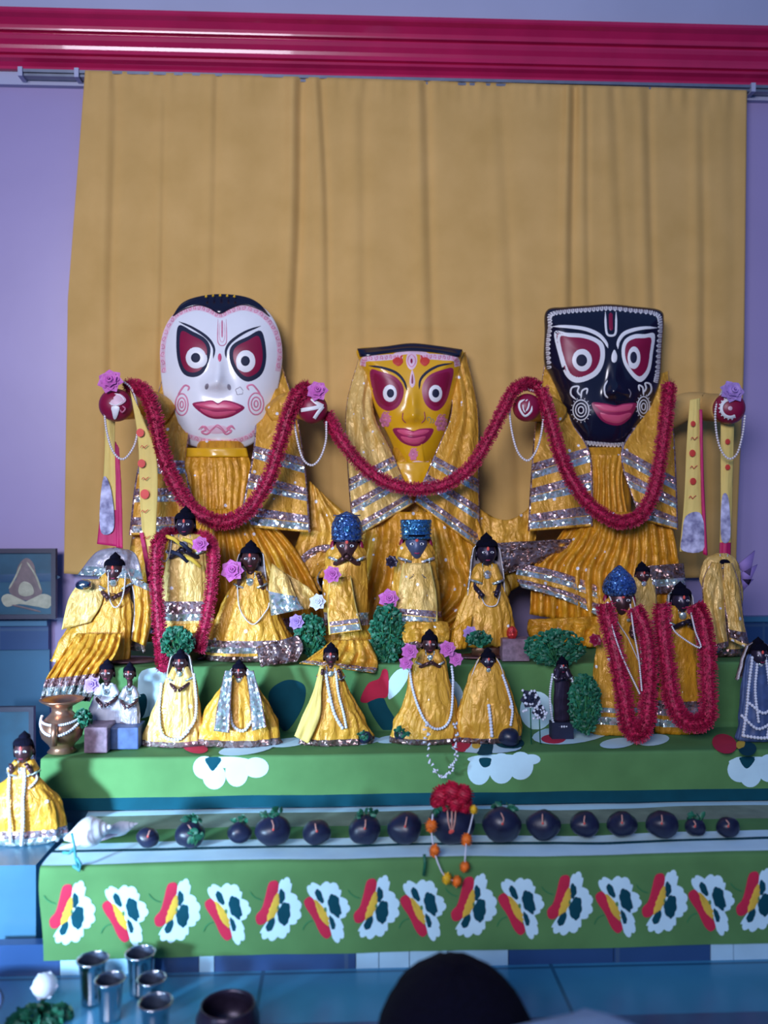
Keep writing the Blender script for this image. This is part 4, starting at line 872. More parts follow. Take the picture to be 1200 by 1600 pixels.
# ================================================================ DRESSED FIGURINES
def add_hand(mb, p, d, s, m):
    """tiny palm with four fingers and a thumb"""
    d = d.normalized(); a = d.cross(Vector((0, 1, 0.2))).normalized(); nrm = d.cross(a)
    mb.tube([p, p+d*s*.5, p+d*s], lambda t: s*(.30+.16*math.sin(PI*t)), m, 8)
    for k, L in enumerate((.8, .95, .9, .7)):
        b = p+d*s*.9+a*(s*.24*(k-1.5)); mb.tube([b, b+d*s*L*.5, b+d*s*L*.85+nrm*s*L*.3], lambda t: s*.11*(1-.3*t), m, 6)
    b = p+d*s*.25-a*s*.35; mb.tube([b, b+d*s*.3-a*s*.35, b+d*s*.7-a*s*.4], lambda t: s*.13*(1-.3*t), m, 6)
def figurine(cx, base, Y, H, hr, prof, label, skin='bronze', gown='satin', trims=(), hair='hair', crown=None, veil=None, depth=.42, pleat=16, pamp=.05,
             arms=True, neck=None, shift=0, ped=True, group=None, seed=0, armpose=0, waist=None, name='deity_figurine', jewel=True, tilt=0, zb=None, crown_h=40, bindi='ember', back=None, beltless=False, strands=()):
    """cx, base in photo px at depth Y; H = height to top of hair; hr = head half width; prof = [(height, left half width, right half width)] in px, bottom first"""
    hr *= 1.13
    s = SC(cx, Y); O = W(cx, base, Y)
    if zb is not None: O = Vector((O.x, O.y, zb))
    t = thing(name, O, label, 'figurine', group)
    def L(x, y, z): return O+Vector((x*s, y*s, z*s))
    # gown
    rows = []; ks = []; pr = [(h, a, b) for h, a, b in prof]; top = pr[-1][0]; n = 96
    N = 34; fine = cr(pr, N)
    for i, p in enumerate(fine):
        f = i/(N-1); row = []
        for j in range(n):
            th = 2*PI*j/n; hw = p.z if math.cos(th) > 0 else p.y; mean = (p.y+p.z)/2
            k = 1+pamp*(1-f)**.7*math.sin(pleat*th+seed+2.2*nz(f*3, math.cos(th)*2, seed))+.09*nz(math.cos(th)*2.5, math.sin(th)*2.5, f*5+seed)*(1-f*.5)+.075*nz(math.cos(th)*7, math.sin(th)*7, f*11+seed)
            hem = 1.6*math.sin(pleat*th+seed)*(1-f) if i == 0 else 0
            row.append(L(hw*math.cos(th)*k+shift*(1-f)**1.5, mean*depth*math.sin(th)*k*(1 if f < .6 else 1), max(.5, p.x+hem)))
        rows.append(row); ks.append(p.x)
    def mm(i, j):
        h = (ks[i]+ks[i+1])/2
        for a, b, m in trims:
            if a <= h <= b: return m
        return gown
    MB().grid(rows, mm, cu=True, capa=True, capb=True).build('gown', t)
    hz = H-hr*1.25; hc = L(tilt, -1, hz); hy = -1
    # neck + head + face
    b = MB(); b.tube([L(0, 0, top-6), L(tilt*.6, -.5, hz-hr)], hr*.42*s, skin, 10)
    rows = []
    for i in range(15):
        a = -PI/2+PI*i/14; z = math.sin(a); r = math.cos(a)
        jaw = 1-.28*max(0, -z)**1.3; row = []
        for j in range(24):
            th = 2*PI*j/24; x = r*math.cos(th)*jaw*hr*.86; y = r*math.sin(th)*hr*.9*(1 if math.sin(th) > 0 else 1.0)
            if math.sin(th) < 0:
                y -= hr*.22*math.exp(-((x/hr)/.13)**2-((z+.12)/.22)**2)
                y -= hr*.07*math.exp(-((x/hr)/.22)**2-((z+.5)/.08)**2)+hr*.06*math.exp(-((x/hr)/.2)**2-((z+.8)/.14)**2)
                y += hr*.07*math.exp(-((abs(x/hr)-.34)/.16)**2-((z-.08)/.13)**2)
            row.append(hc+Vector((x*s, y*s, z*hr*1.15*s)))
        rows.append(row)
    b.grid(rows[1:-1], skin, cu=True, capa=True, capb=True)
    for sx in (-1, 1): b.ball(hc+Vector((sx*hr*.86*s, 0, -hr*.02*s)), hr*.12*s, skin, 6, 5, rz=hr*.26*s)
    hd = b.build('head', t)
    for sx in (-1, 1):
        e = MB(); c = hc+Vector((sx*hr*.33*s, -hr*.80*s, hr*.12*s)); e.ball(c, hr*.20*s, 'whitep', 10, 6, rz=hr*.10*s, ry=hr*.06*s); e.ball(c+Vector((0, -hr*.05*s, 0)), hr*.08*s, 'navy', 8, 5, ry=hr*.03*s); e.build('eye', hd)
    e = MB(); e.ball(hc+Vector((0, -hr*.80*s, -hr*.54*s)), hr*.22*s, 'lipline', 8, 5, rz=hr*.07*s, ry=hr*.06*s); e.build('mouth', hd)
    if bindi:
        e = MB(); e.ball(hc+Vector((0, -hr*.84*s, hr*.42*s)), hr*.13*s, bindi, 8, 5, rz=hr*.2*s, ry=hr*.08*s); e.build('bindi', hd)
    # hair
    b = MB(); rows = []
    for i in range(10):
        a = (i/9)*PI*.5; row = []
        for j in range(24):
            th = 2*PI*j/24; fr = .55 if math.sin(th) < -.25 else -.55
            z = fr+(1.12-fr)*math.sin(a); r = math.cos(a)**.75
            rr = 1.0 if i else .93
            row.append(hc+Vector((r*math.cos(th)*hr*rr*s, (r*math.sin(th)*hr*1.0+hr*.05)*s, z*hr*1.15*s)))
        rows.append(row)
    if hair:
        b.grid(rows, hair, cu=True, capb=True)
        if not crown: b.lathe(hc+Vector((0, hr*.1*s, hr*1.15*s)), [(hr*.55*s, 0), (hr*.5*s, hr*.25*s), (hr*.2*s, hr*.5*s), (.0001, hr*.7*s)], hair, 12)
        b.build('hair', t)
    if crown:
        b = MB(); cm = crown[0]; kind = crown[1]; ch = crown_h; zc0 = hr*.42
        P_ = {'dome': [(1.0, 0), (1.12, .12), (1.14, .35), (1.08, .62), (.82, .84), (.42, .95), (.14, 1.0), (.02, 1.02)],
              'flat': [(1.0, 0), (1.02, .1), (1.08, .5), (1.14, .95), (1.12, 1.0), (.9, .99), (.02, .97)],
              'cone': [(1.05, 0), (1.2, .1), (1.24, .25), (1.1, .5), (.78, .72), (.42, .88), (.14, 1.0), (.02, 1.02)]}[kind]
        b.lathe(hc+Vector((0, hr*.08*s, zc0*s)), [(r_*hr*s, z*ch*s) for r_, z in P_], cm, 28, .95)
        for k in range(5 if kind != 'cone' else 2):
            z = (.08+.2*k)*ch; rr = hr*1.13*(1 if k < 3 or kind == 'flat' else .85)
            b.tube([hc+Vector((rr*math.cos(a)*s, (rr*.95*math.sin(a)+hr*.08)*s, (zc0+z)*s)) for a in [2*PI*q_/24 for q_ in range(25)]], hr*.045*s, cm, 5)
        if kind == 'dome': b.ball(hc+Vector((0, -hr*1.02*s, (zc0+ch*.42)*s)), hr*.26*s, 'tealcrown', 8, 6, ry=hr*.1*s)
        b.build('crown', t)
        for sx in (-1, 1):
            e = MB(); e.ball(hc+Vector((sx*hr*1.02*s, hr*.1*s, -hr*.1*s)), hr*.22*s, 'crimson', 8, 6, rz=hr*.6*s); e.build('earring', t)
    if arms:
        sh = top-4; wd = (pr[-1][1]+pr[-1][2])/2
        poses = {0: ((1.45, -2, -26), (.75, -14, -34)), 1: ((1.6, -2, -22), (1.5, -12, -6)), 2: ((1.5, -2, -30), (1.3, -12, -38)), 3: ((1.5, -3, -24), (.35, -15, -16))}
        for sx in (-1, 1):
            e_, w_ = poses[armpose]; k = H/170.0*1.0
            a0 = L(sx*wd*.85, 0, sh); a1 = L(sx*(wd*e_[0]+3), e_[1]*k-3, sh+e_[2]*k); a2 = L(sx*(wd*w_[0]), w_[1]*k-3-wd*.3, sh+w_[2]*k)
            ar = MB(); c = cr([tuple(a0), tuple(a0.lerp(a1, .55)), tuple(a1), tuple(a2)], 14)
            ar.tube(c, lambda q_: hr*.30*s*(1-.3*q_), skin, 8); add_hand(ar, a2, (c[-1]-c[-2]), hr*.48*s, skin); am = ar.build('arm', t)
            sl = MB(); sl.tube(c[:7], lambda q_: hr*(.46+.14*q_)*s, gown, 10, False); sl.tube(c[6:8], hr*.62*s, 'sequin', 10, False); sl.build('sleeve', am, solid=.0008)
    if jewel:
        b = MB(); wd = (pr[-1][1]+pr[-1][2])/2
        c = [L(wd*.75*math.cos(a), -wd*.9*depth*1.6-2, top-2-hr*1.0*abs(math.sin(a))) for a in [PI+PI*q_/16 for q_ in range(17)]]
        beads3(c, .0016, 'sequin', b, 1.7); b.ball(L(0, -wd*depth*1.5-4, top-hr*1.0), hr*.38*s, 'sequin', 8, 6, ry=hr*.16*s); b.build('necklace', t)
    if veil:
        vm, vw, vl, em = veil       # material, half width at bottom, length down from the top of the head, edge
        rows = []
        for i in range(25):
            f = i/24; row = []
            for j in range(29):
                th = -PI*.08+PI*1.16*j/28
                r0 = hr*1.12*min(1, .15+f*5); rb = r0+(vw-hr)*max(0, f-.15)**.8
                row.append(L(tilt*(1-f)+rb*math.cos(th)*(1+.06*nz(th*5, f*5, seed)), (rb*.5*math.sin(th)-(2 if f > .2 else 0))*(1 if vw < 60 else .7)+hr*.2, H+2-vl*f**1.15+1.5*nz(th*3, f*3)))
            rows.append(row)
        MB().grid(rows, lambda i, j: em if (j < 2 or j > 25 or i > 22) else vm).build('veil', t, solid=.0012)
        b = MB()
        for j in (0, 28): beads3([rows[i][j]+Vector((0, -.002, 0)) for i in range(4, 24)], .0013, 'pearl', b, 1.9)
        b.build('veil_beading', t)
    if neck:
        for k, (dx, w0, drop) in enumerate(neck):
            c = [L(dx+w0*math.cos(a), -(top and (pr[-1][1]*depth+6))-8*abs(math.sin(a))-2, top-2-drop*abs(math.sin(a))**.8) for a in [PI+PI*q_/24 for q_ in range(25)]]
            # keep the strand in front of the gown
            cc = []
            for p in c:
                h = (p.z-O.z)/s; wq = min(range(N), key=lambda i_: abs(ks[i_]-h)); mean = (fine[wq].y+fine[wq].z)/2
                cc.append(Vector((p.x, min(p.y, O.y-(mean*depth*1.08+2.5)*s), p.z)))
            beads3(cc, .0019, 'pearl', None, 1.8).build('pearl_strand', t)
    for pts, r_, m_ in strands:
        cc = []
        for (x, h) in [tuple(v_) for v_ in cr(pts, 40)]:
            wq = min(range(N), key=lambda i_: abs(ks[i_]-h)); mean = (fine[wq].y+fine[wq].z)/2; hw = max(3, fine[wq].z if x > 0 else fine[wq].y)
            q_ = max(0.1, 1-(x/hw)**2) if abs(x) < hw else .1
            cc.append(L(x, -(mean*depth*math.sqrt(q_)*1.08+3.5), h))
        beads3(cc, r_, m_, None, 1.7).build('bead_strand', t)
    if ped:
        b = MB(); b.lathe(O, [(pr[0][1]*.8*s, 0), (pr[0][1]*.8*s, 3*s), (pr[0][1]*.6*s, 5*s)], 'bronze', 24, depth); b.build('base', t)
    return t, L
YB = -0.19; YF = -0.345
def z3b(cx, Y): return 800+(ZC-Z3-0.002)/SC(cx, Y)
def z2b(cx, Y): return 800+(ZC-Z2-0.002)/SC(cx, Y)
GU = 'small dressed deity figurines on the upper step'; GD = 'small dressed deity figurines on the second step'
def up(cx, top, prof, hr, label, Y=YB, **k):
    b = z3b(cx, Y); return figurine(cx, b, Y, b-top, hr, prof, label, group=GU, **k)
def lo(cx, top, prof, hr, label, Y=YF, **k):
    b = z2b(cx, Y); return figurine(cx, b, Y, b-top, hr, prof, label, group=GD, **k)
TR = lambda a: [(a, a+10, 'lace'), (a+12, a+22, 'sequin')]
# A far left, wide leaning gown with grey net veil (drapes over the step edge)
tA, LA = up(180, 872, [(0, 88, 30), (40, 74, 32), (85, 40, 30), (105, 28, 24), (130, 22, 20), (140, 12, 12)], 15, 'figurine in wide yellow gown under a grey net hood at the far left', veil=('silvernet', 48, 150, 'sequin'), neck=[(6, 13, 52)], seed=1, shift=-8, Y=-.20)
sheet('gown_train', [(120, 990), (98, 1020), (72, 1062), (64, 1092)], [(190, 990), (182, 1020), (160, 1052), (140, 1096)], (-.245, -.31), tA, 'satin', [(.66, .80, 'lace'), (.80, .95, 'sequin'), (.95, 1, 'bronzelace')], .006, 7, 70, 40, .012, seed=21, wrinkle=.006)
sheet('shawl_end', [(128, 905), (108, 935), (96, 984)], [(160, 905), (160, 940), (142, 972)], (-.21, -.225), tA, 'satin2', [], .002, 1, 20, 20, .003, seed=22, wrinkle=.003, edge='scarf')
b = MB(); b.ball(W(131, 914, -.235), 0.016, 'steel', 16, 10, ry=.012, rz=.011); b.build('silver_ornament', tA)
sheet('hood', [(178, 856), (150, 864), (122, 898)], [(184, 856), (212, 866), (224, 906)], (-.165, -.20), tA, 'silvernet', [(.0, .1, 'bronzelace'), (.82, 1, 'sequin')], .003, 2, 30, 20, .012, seed=50, wrinkle=.004)
sheet('shawl_end', [(205, 900), (210, 950), (205, 1000)], [(236, 915), (238, 960), (228, 1010)], (-.20, -.22), tA, 'satin', [(.0, .12, 'sequin')], .004, 2, 20, 20, .004, seed=23, wrinkle=.004, edge='silvernet')
# B dark standing figure with garland
tB, LB = up(290, 800, [(44, 42, 46), (60, 40, 44), (100, 38, 40), (150, 30, 34), (190, 24, 28), (196, 12, 12)], 15, 'tall dark-faced figurine in pale gown inside a long crimson garland', skin='darkbronze', gown='satin2', trims=[(44, 58, 'satin'), (62, 72, 'sequin'), (74, 92, 'lace'), (78, 88, 'sequin')], neck=[(-28, 9, 40)], seed=2, pleat=7, pamp=.03, armpose=3, Y=-.185)
b = MB(); b.lathe((W(290, 1000, -.185).x, -.185, Z3+.002), [(.035, 0), (.035, .045), (.03, .056)], 'brass', 24, .6); b.build('stand', tB)
b = MB()
for k, (x, y) in enumerate(((272, 838), (285, 846), (298, 842), (280, 862), (300, 870))): b.tube([W(x-12, y, -.222), W(x, y+4, -.228), W(x+14, y+16, -.225)], .004, 'navy' if k % 2 else 'printyellow', 8)
b.build('banded_sleeves', tB)
# C
tC, LC = up(392, 853, [(0, 70, 68), (30, 66, 64), (70, 50, 44), (105, 34, 28), (130, 18, 18), (138, 10, 10)], 15, 'dark-faced figurine in wide yellow gown with a silver veil beside a pink flower', veil=('silvernet', 30, 120, 'sequin'), trims=[(2, 10, 'bronzelace'), (14, 22, 'sequin'), (24, 32, 'lace')], strands=[([(-20, 118), (-14, 80), (6, 58), (26, 78), (30, 90)], .0015, 'pearl')], seed=3, armpose=1)
sheet('shawl_end', [(425, 880), (420, 920), (424, 962)], [(450, 900), (462, 930), (474, 952)], (-.22, -.24), tC, 'satin2', [(.55, 1, 'sequin')], .003, 2, 20, 20, .004, seed=24, wrinkle=.004)
sheet('shawl_end', [(448, 896), (455, 925), (470, 952)], [(482, 918), (492, 932), (482, 952)], (-.20, -.21), tC, 'satin2', [], .003, 1, 20, 20, .004, seed=25, wrinkle=.003)
sheet('gown_train', [(400, 1012), (405, 1030), (408, 1042)], [(466, 992), (474, 1012), (464, 1034)], (-.245, -.26), tC, 'bronzelace', [], .004, 3, 40, 12, .006, seed=26, wrinkle=.006)
# D crowned
tD, LD = up(542, 828, [(0, 40, 42), (30, 40, 40), (50, 34, 34), (110, 36, 32), (150, 32, 30), (168, 29, 27), (178, 10, 10)], 19, 'figurine with tall domed blue crown, between the white-faced and yellow-faced idols', crown=('bluecrown', 'dome'), crown_h=46, trims=[(2, 14, 'bronzelace'), (52, 60, 'lace'), (62, 74, 'sequin')], seed=4, pleat=9, pamp=.03, armpose=3, Y=-.17)
sheet('front_panel', [(515, 905), (512, 950), (514, 992)], [(548, 900), (556, 945), (566, 985)], (-.20, -.225), tD, 'satin', [(.76, .84, 'lace'), (.86, .98, 'sequin')], .002, 1, 24, 30, .008, seed=27, wrinkle=.003, edge='scarf')
sheet('gown_train', [(520, 1000), (505, 1012), (480, 1030), (468, 1036)], [(575, 1000), (588, 1025), (590, 1042), (585, 1052)], (-.235, -.275), tD, 'satin', [(.72, .84, 'lace'), (.86, .98, 'sequin')], .006, 5, 50, 24, .008, seed=28, wrinkle=.006)
# E flat crown, blue face
tE, LE = up(650, 825, [(0, 40, 40), (40, 40, 40), (100, 37, 36), (150, 31, 30), (172, 27, 26), (182, 10, 10)], 19, 'blue-faced figurine with a flat-topped blue crown in front of the yellow-faced idol', skin='blueskin', crown=('tealcrown', 'flat'), crown_h=31, trims=[(44, 56, 'sequin'), (58, 70, 'lace')], strands=[([(-18, 150), (-12, 110), (0, 84), (14, 110), (20, 150)], .0015, 'pearl')], seed=5, pleat=9, pamp=.03, armpose=2, Y=-.17)
sheet('front_panel', [(630, 880), (622, 930), (620, 972)], [(672, 880), (682, 930), (684, 982)], (-.20, -.225), tE, 'satin2', [(.74, .84, 'lace'), (.86, .98, 'sequin')], .002, 1, 24, 30, .008, seed=29, wrinkle=.003, edge='scarf')
# F
tF, LF = up(760, 842, [(20, 58, 44), (50, 50, 42), (90, 36, 34), (115, 25, 24), (140, 20, 19), (148, 10, 10)], 16, 'dark-faced figurine in yellow gown with a silver-edged veil, right of the blue-faced figurine', skin='darkbronze', veil=('silvernet', 34, 130, 'sequin'), seed=6, gown='satin', strands=[([(-12, 100), (-4, 84), (12, 84), (20, 104)], .0014, 'pearl')], armpose=2)
b = MB(); b.lathe((W(760, 1000, YB).x, YB, Z3+.002), [(.03, 0), (.03, .02), (.026, .027)], 'brass', 24, .6); b.build('stand', tF)
sheet('shawl_end', [(706, 985), (700, 1000), (702, 1015)], [(738, 960), (735, 985), (728, 1014)], (-.22, -.23), tF, 'gold', [], .003, 1, 16, 14, .004, seed=30, wrinkle=.004)
# small folded dress at 665,985
# I far right on the upper step
tI, LI = up(1128, 872, [(0, 26, 34), (40, 24, 32), (90, 30, 32), (125, 34, 28), (150, 26, 22), (160, 8, 8)], 12, 'tall figurine in pale yellow shawls at the far right of the upper step', skin='darkbronze', gown='satin2', trims=[(2, 12, 'bronzelace'), (66, 84, 'bronzelace')], seed=8, pleat=6, pamp=.05, arms=False, Y=-.19)
sheet('shawl', [(1112, 878), (1098, 910), (1102, 960), (1116, 1020)], [(1126, 880), (1132, 920), (1134, 970), (1138, 1010)], (-.215, -.24), tI, 'satin2', [(.93, 1, 'lace')], .003, 1.5, 24, 40, .008, seed=31, wrinkle=.003, edge='lace')
sheet('shawl', [(1132, 880), (1130, 920), (1136, 970), (1140, 1000)], [(1144, 880), (1156, 920), (1162, 970), (1172, 1015)], (-.215, -.24), tI, 'satin2', [(.8, .95, 'bronzelace')], .003, 1.5, 24, 40, .008, seed=32, wrinkle=.003, edge='lace')
b = MB(); P = lambda x, y: W(x, y, -.17)
for k, pts in enumerate((((1150, 885), (1180, 860), (1172, 900)), ((1152, 898), (1184, 882), (1170, 915)), ((1148, 905), (1178, 905), (1160, 925)))):
    a, c_, d_ = [P(*p) for p in pts]; n_ = Vector((0, .003, 0)); b.add([a, c_, d_, a+n_, c_+n_, d_+n_], [(0, 1, 2), (5, 4, 3), (0, 3, 4, 1), (1, 4, 5, 2), (2, 5, 3, 0)], 'purplecloth')
b.build('dark_wing', tI)
# G crowned on the second step
tG, LG = lo(968, 912, [(0, 46, 46), (40, 44, 46), (100, 40, 38), (160, 34, 30), (205, 26, 24), (216, 10, 10)], 19, 'bronze-faced figurine with a pointed blue crown inside a crimson garland', crown=('bluecrown', 'cone'), crown_h=46, trims=[(16, 26, 'sequin'), (34, 46, 'sequin')], seed=9, pleat=10, pamp=.05, strands=[([(-18, 215), (-10, 180), (8, 150), (30, 110), (24, 180), (18, 215)], .0015, 'pearl')], armpose=2, Y=-.30)
# H
tH, LH = lo(1063, 918, [(0, 40, 40), (40, 38, 38), (100, 30, 30), (160, 26, 24), (190, 20, 20), (200, 10, 10)], 15, 'dark-faced figurine with bead-edged veil inside the rightmost crimson garland', skin='darkbronze', veil=('silvernet', 24, 110, 'sequin'), trims=[(12, 24, 'sequin'), (30, 40, 'lace'), (40, 50, 'bronzelace')], seed=10, gown='gold', pleat=9, armpose=3, Y=-.30)
# ---- second step, front row
lo(168, 1036, [(30, 34, 26), (60, 26, 22), (85, 16, 14), (94, 8, 8)], 11, 'small dark figurine in a plain white dress at the left end of the second step', skin='bronze', gown='whitecloth', seed=11, pleat=6, armpose=0, ped=False, Y=-.33)
lo(203, 1040, [(30, 14, 16), (60, 14, 14), (85, 12, 11), (92, 6, 6)], 9, 'small figurine in silver and white beside the plain white dress', skin='bronze', gown='silvernet', trims=[(66, 90, 'sequin')], seed=12, pleat=6, armpose=0, ped=False, Y=-.34)
lo(282, 1020, [(0, 60, 36), (30, 50, 34), (70, 34, 28), (100, 24, 24), (116, 14, 14), (124, 8, 8)], 11, 'small figurine in pale yellow dress with white flower strings, below the green leaves', gown='satin2', trims=[(0, 9, 'lace')], strands=[([(-28, 96), (-30, 60), (-24, 22), (0, 14), (16, 26)], .0032, 'whiteflower'), ([(22, 110), (26, 70), (24, 40), (8, 20)], .003, 'whiteflower')], seed=13, veil=('silvernet', 24, 60, 'sequin'))
tcc, _ = lo(374, 1036, [(0, 62, 64), (26, 60, 60), (60, 48, 46), (92, 26, 26), (104, 12, 12), (112, 7, 7)], 10, 'small figurine in wide yellow dress with two long silver shawl ends', gown='satin', trims=[(0, 12, 'bronzelace')], strands=[([(-12, 60), (-6, 36), (10, 28), (24, 44)], .003, 'whiteflower')], seed=14, arms=False, veil=('sequin', 42, 98, 'lace'))
for L_, R_s in (([(352, 1048), (342, 1092), (334, 1142)], [(363, 1048), (361, 1092), (358, 1145)]), ([(385, 1048), (390, 1092), (394, 1142)], [(396, 1048), (408, 1092), (416, 1136)])):
    sheet('shawl_end', L_, R_s, (-.362, -.392), tcc, 'sequin', [], .002, 1, 12, 30, .003, seed=51, wrinkle=.002, edge='lace')
tdd, _ = lo(517, 1010, [(0, 48, 66), (30, 44, 56), (70, 28, 34), (104, 17, 19), (122, 9, 9)], 11, 'small figurine in yellow dress with white flower strings, left of the red print', gown='satin', trims=[(0, 12, 'bronzelace')], strands=[([(-8, 112), (-2, 80), (6, 50), (20, 26)], .0034, 'whiteflower'), ([(8, 112), (12, 80), (20, 50), (24, 30)], .0028, 'whiteflower')], seed=15, armpose=1)
sheet('cloth_panel', [(500, 1040), (490, 1080), (472, 1120), (460, 1150)], [(505, 1042), (502, 1080), (500, 1120), (482, 1162)], (-.36, -.375), tdd, 'scarf', [], .001, 1, 12, 24, .002, seed=33, wrinkle=.002)
lo(671, 990, [(0, 62, 48), (30, 56, 46), (60, 40, 42), (100, 32, 30), (130, 26, 24), (146, 9, 9)], 12, 'small figurine in yellow dress with a pink flower at each shoulder', gown='satin', trims=[(0, 8, 'bronzelace'), (8, 18, 'satin')], strands=[([(-32, 120), (-26, 80), (-10, 40), (10, 26), (30, 40), (36, 90), (34, 120)], .0028, 'whiteflower')], seed=16, armpose=3)
lo(762, 1018, [(0, 50, 52), (30, 52, 52), (60, 42, 42), (100, 30, 28), (118, 20, 20), (124, 8, 8)], 11, 'small figurine in yellow cape-like dress, rightmost of the yellow row', gown='satin', skin='darkbronze', trims=[(0, 8, 'bronzelace')], strands=[([(22, 104), (30, 80), (36, 54), (32, 30)], .0028, 'whiteflower'), ([(-2, 60), (0, 40), (2, 14)], .0035, 'whiteflower')], seed=17, arms=False, veil=('satin', 48, 110, 'scarf'))
# dark bare figurine with white flower strings
t, L = lo(878, 1030, [(26, 12, 12), (60, 13, 13), (90, 12, 12), (106, 13, 13), (112, 6, 6)], 9, 'small black bare figurine hung with white flower strings before the green leaves', skin='darkbronze', gown='darkbronze', seed=18, pleat=4, pamp=.01, armpose=3, jewel=False, ped=False,
          strands=[([(-16, 100), (-20, 70), (-18, 40), (-12, 22), (8, 20)], .0026, 'whiteflower'), ([(14, 96), (18, 70), (14, 40)], .0026, 'whiteflower')], Y=-.33)
b = MB(); b.box(L(-18, -10, 0), L(16, 10, 26), 'navy'); b.build('pedestal', t, smooth=False)
# right edge: silver-beaded figurine
t, L = lo(1185, 1004, [(0, 34, 36), (40, 30, 34), (100, 24, 26), (130, 18, 18), (138, 9, 9)], 14, 'figurine covered in white beaded strings at the right edge', skin='darkbronze', gown='bluebox', trims=[], strands=[([(-14, 130), (-20, 90), (-24, 50), (-30, 6)], .0032, 'whiteflower'), ([(6, 130), (10, 90), (12, 50), (4, 6)], .003, 'whiteflower'), ([(-30, 40), (-10, 22), (14, 30), (30, 20)], .0032, 'whiteflower'), ([(20, 130), (26, 90), (28, 40)], .003, 'whiteflower'), ([(-8, 120), (-12, 80), (-8, 30)], .003, 'whiteflower'), ([(-20, 60), (0, 46), (22, 60)], .0032, 'whiteflower'), ([(14, 120), (18, 80), (18, 10)], .003, 'whiteflower'), ([(-28, 10), (0, 8), (28, 12)], .0034, 'whiteflower')], seed=19, arms=False, veil=('bronzelace', 36, 60, 'silvernet'), Y=-.36)
# bottom left figurine on a marble pedestal
pe = MB().box((Xat(-160, -.60), -.60, ZP), (Xat(56, -.60), -.425, W(30, 1352, -.60).z), 'marble')
tag(pe.build('pedestal', smooth=False), 'pale blue-white marble block at the left end of the altar', 'pedestal')
zpt = W(30, 1352, -.60).z
tJ, LJ = figurine(38, 1340, -.50, 160, 15, [(0, 70, 66), (30, 68, 62), (62, 60, 54), (84, 40, 34), (100, 22, 20), (118, 18, 18), (126, 9, 9)], 'figurine in a rounded golden gown with long bead strings at the lower left corner', gown='satin', skin='bronze', trims=[(0, 12, 'sequin'), (12, 24, 'lace')], seed=20, zb=zpt+.001, pleat=8, pamp=.03, armpose=1,
    strands=[([(-22, 112), (-16, 80), (-10, 40), (-8, 6)], .0028, 'whiteflower'), ([(4, 112), (8, 70), (10, 40), (8, 4)], .0032, 'whiteflower'), ([(16, 112), (22, 96), (12, 84)], .0022, 'pearl')], group='small dressed deity figurines on the second step')
tJ['group'] = 'dressed figurine by the pedestal'; del tJ['group']

# ---- tinsel garlands on the figurines
G2 = 'long crimson garlands worn by the figurines'
garland([(296, 836, -.150), (262, 834, -.19), (246, 850, -.235), (244, 900, -.24), (248, 960, -.245), (252, 1010, -.26), (256, 1046, -.30)], .0135, 'long crimson garland string hanging left of the tall dark-faced figurine', group=G2, seed=11)
garland([(296, 836, -.150), (322, 840, -.19), (333, 862, -.235), (331, 910, -.245), (324, 960, -.25), (314, 1002, -.26), (310, 1018, -.262)], .0125, 'long crimson garland string hanging right of the tall dark-faced figurine', group=G2, seed=12)
garland([(946, 945, -.345), (952, 980, -.36), (966, 1040, -.375), (975, 1090, -.385), (980, 1130, -.39), (995, 1146, -.392), (1008, 1132, -.39), (1012, 1090, -.385), (1014, 1040, -.375), (1008, 985, -.36), (990, 950, -.345)], .0165, 'crimson tinsel garland round the figurine with the pointed blue crown', group=G2, seed=13)
garland([(1034, 945, -.345), (1036, 990, -.36), (1044, 1050, -.37), (1050, 1095, -.38), (1068, 1125, -.385), (1090, 1130, -.385), (1106, 1118, -.38), (1106, 1070, -.37), (1104, 1010, -.36), (1096, 965, -.35), (1084, 945, -.345)], .0165, 'crimson tinsel garland round the dark-faced figurine at right', group=G2, seed=14)

for pts, lab in (([(948, 945, -.342), (958, 985, -.372), (974, 1030, -.385), (1000, 1085, -.392)], 'pearl string over the left strand of the garland on the pointed-crown figurine'), ([(985, 945, -.342), (990, 985, -.372), (998, 1030, -.385), (1003, 1080, -.392)], 'pearl string over the right strand of the garland on the pointed-crown figurine'), ([(1038, 950, -.342), (1048, 975, -.362), (1060, 992, -.37), (1094, 1012, -.378), (1086, 985, -.372), (1078, 950, -.342)], 'pearl string across the dark-faced figurine in the rightmost crimson garland')):
    tag(beads(list(pts), .0019, sp=1.7).build('pearl_strand'), lab, 'bead strand', 'pearl strings on the garlanded figurines')
up(1003, 884, [(0, 26, 24), (60, 26, 24), (100, 24, 22), (118, 18, 16), (126, 8, 8)], 11, 'half-hidden small figurine behind, between the two figurines in crimson garlands', gown='satin2', seed=44, pleat=6, arms=False, Y=-.185, ped=False)
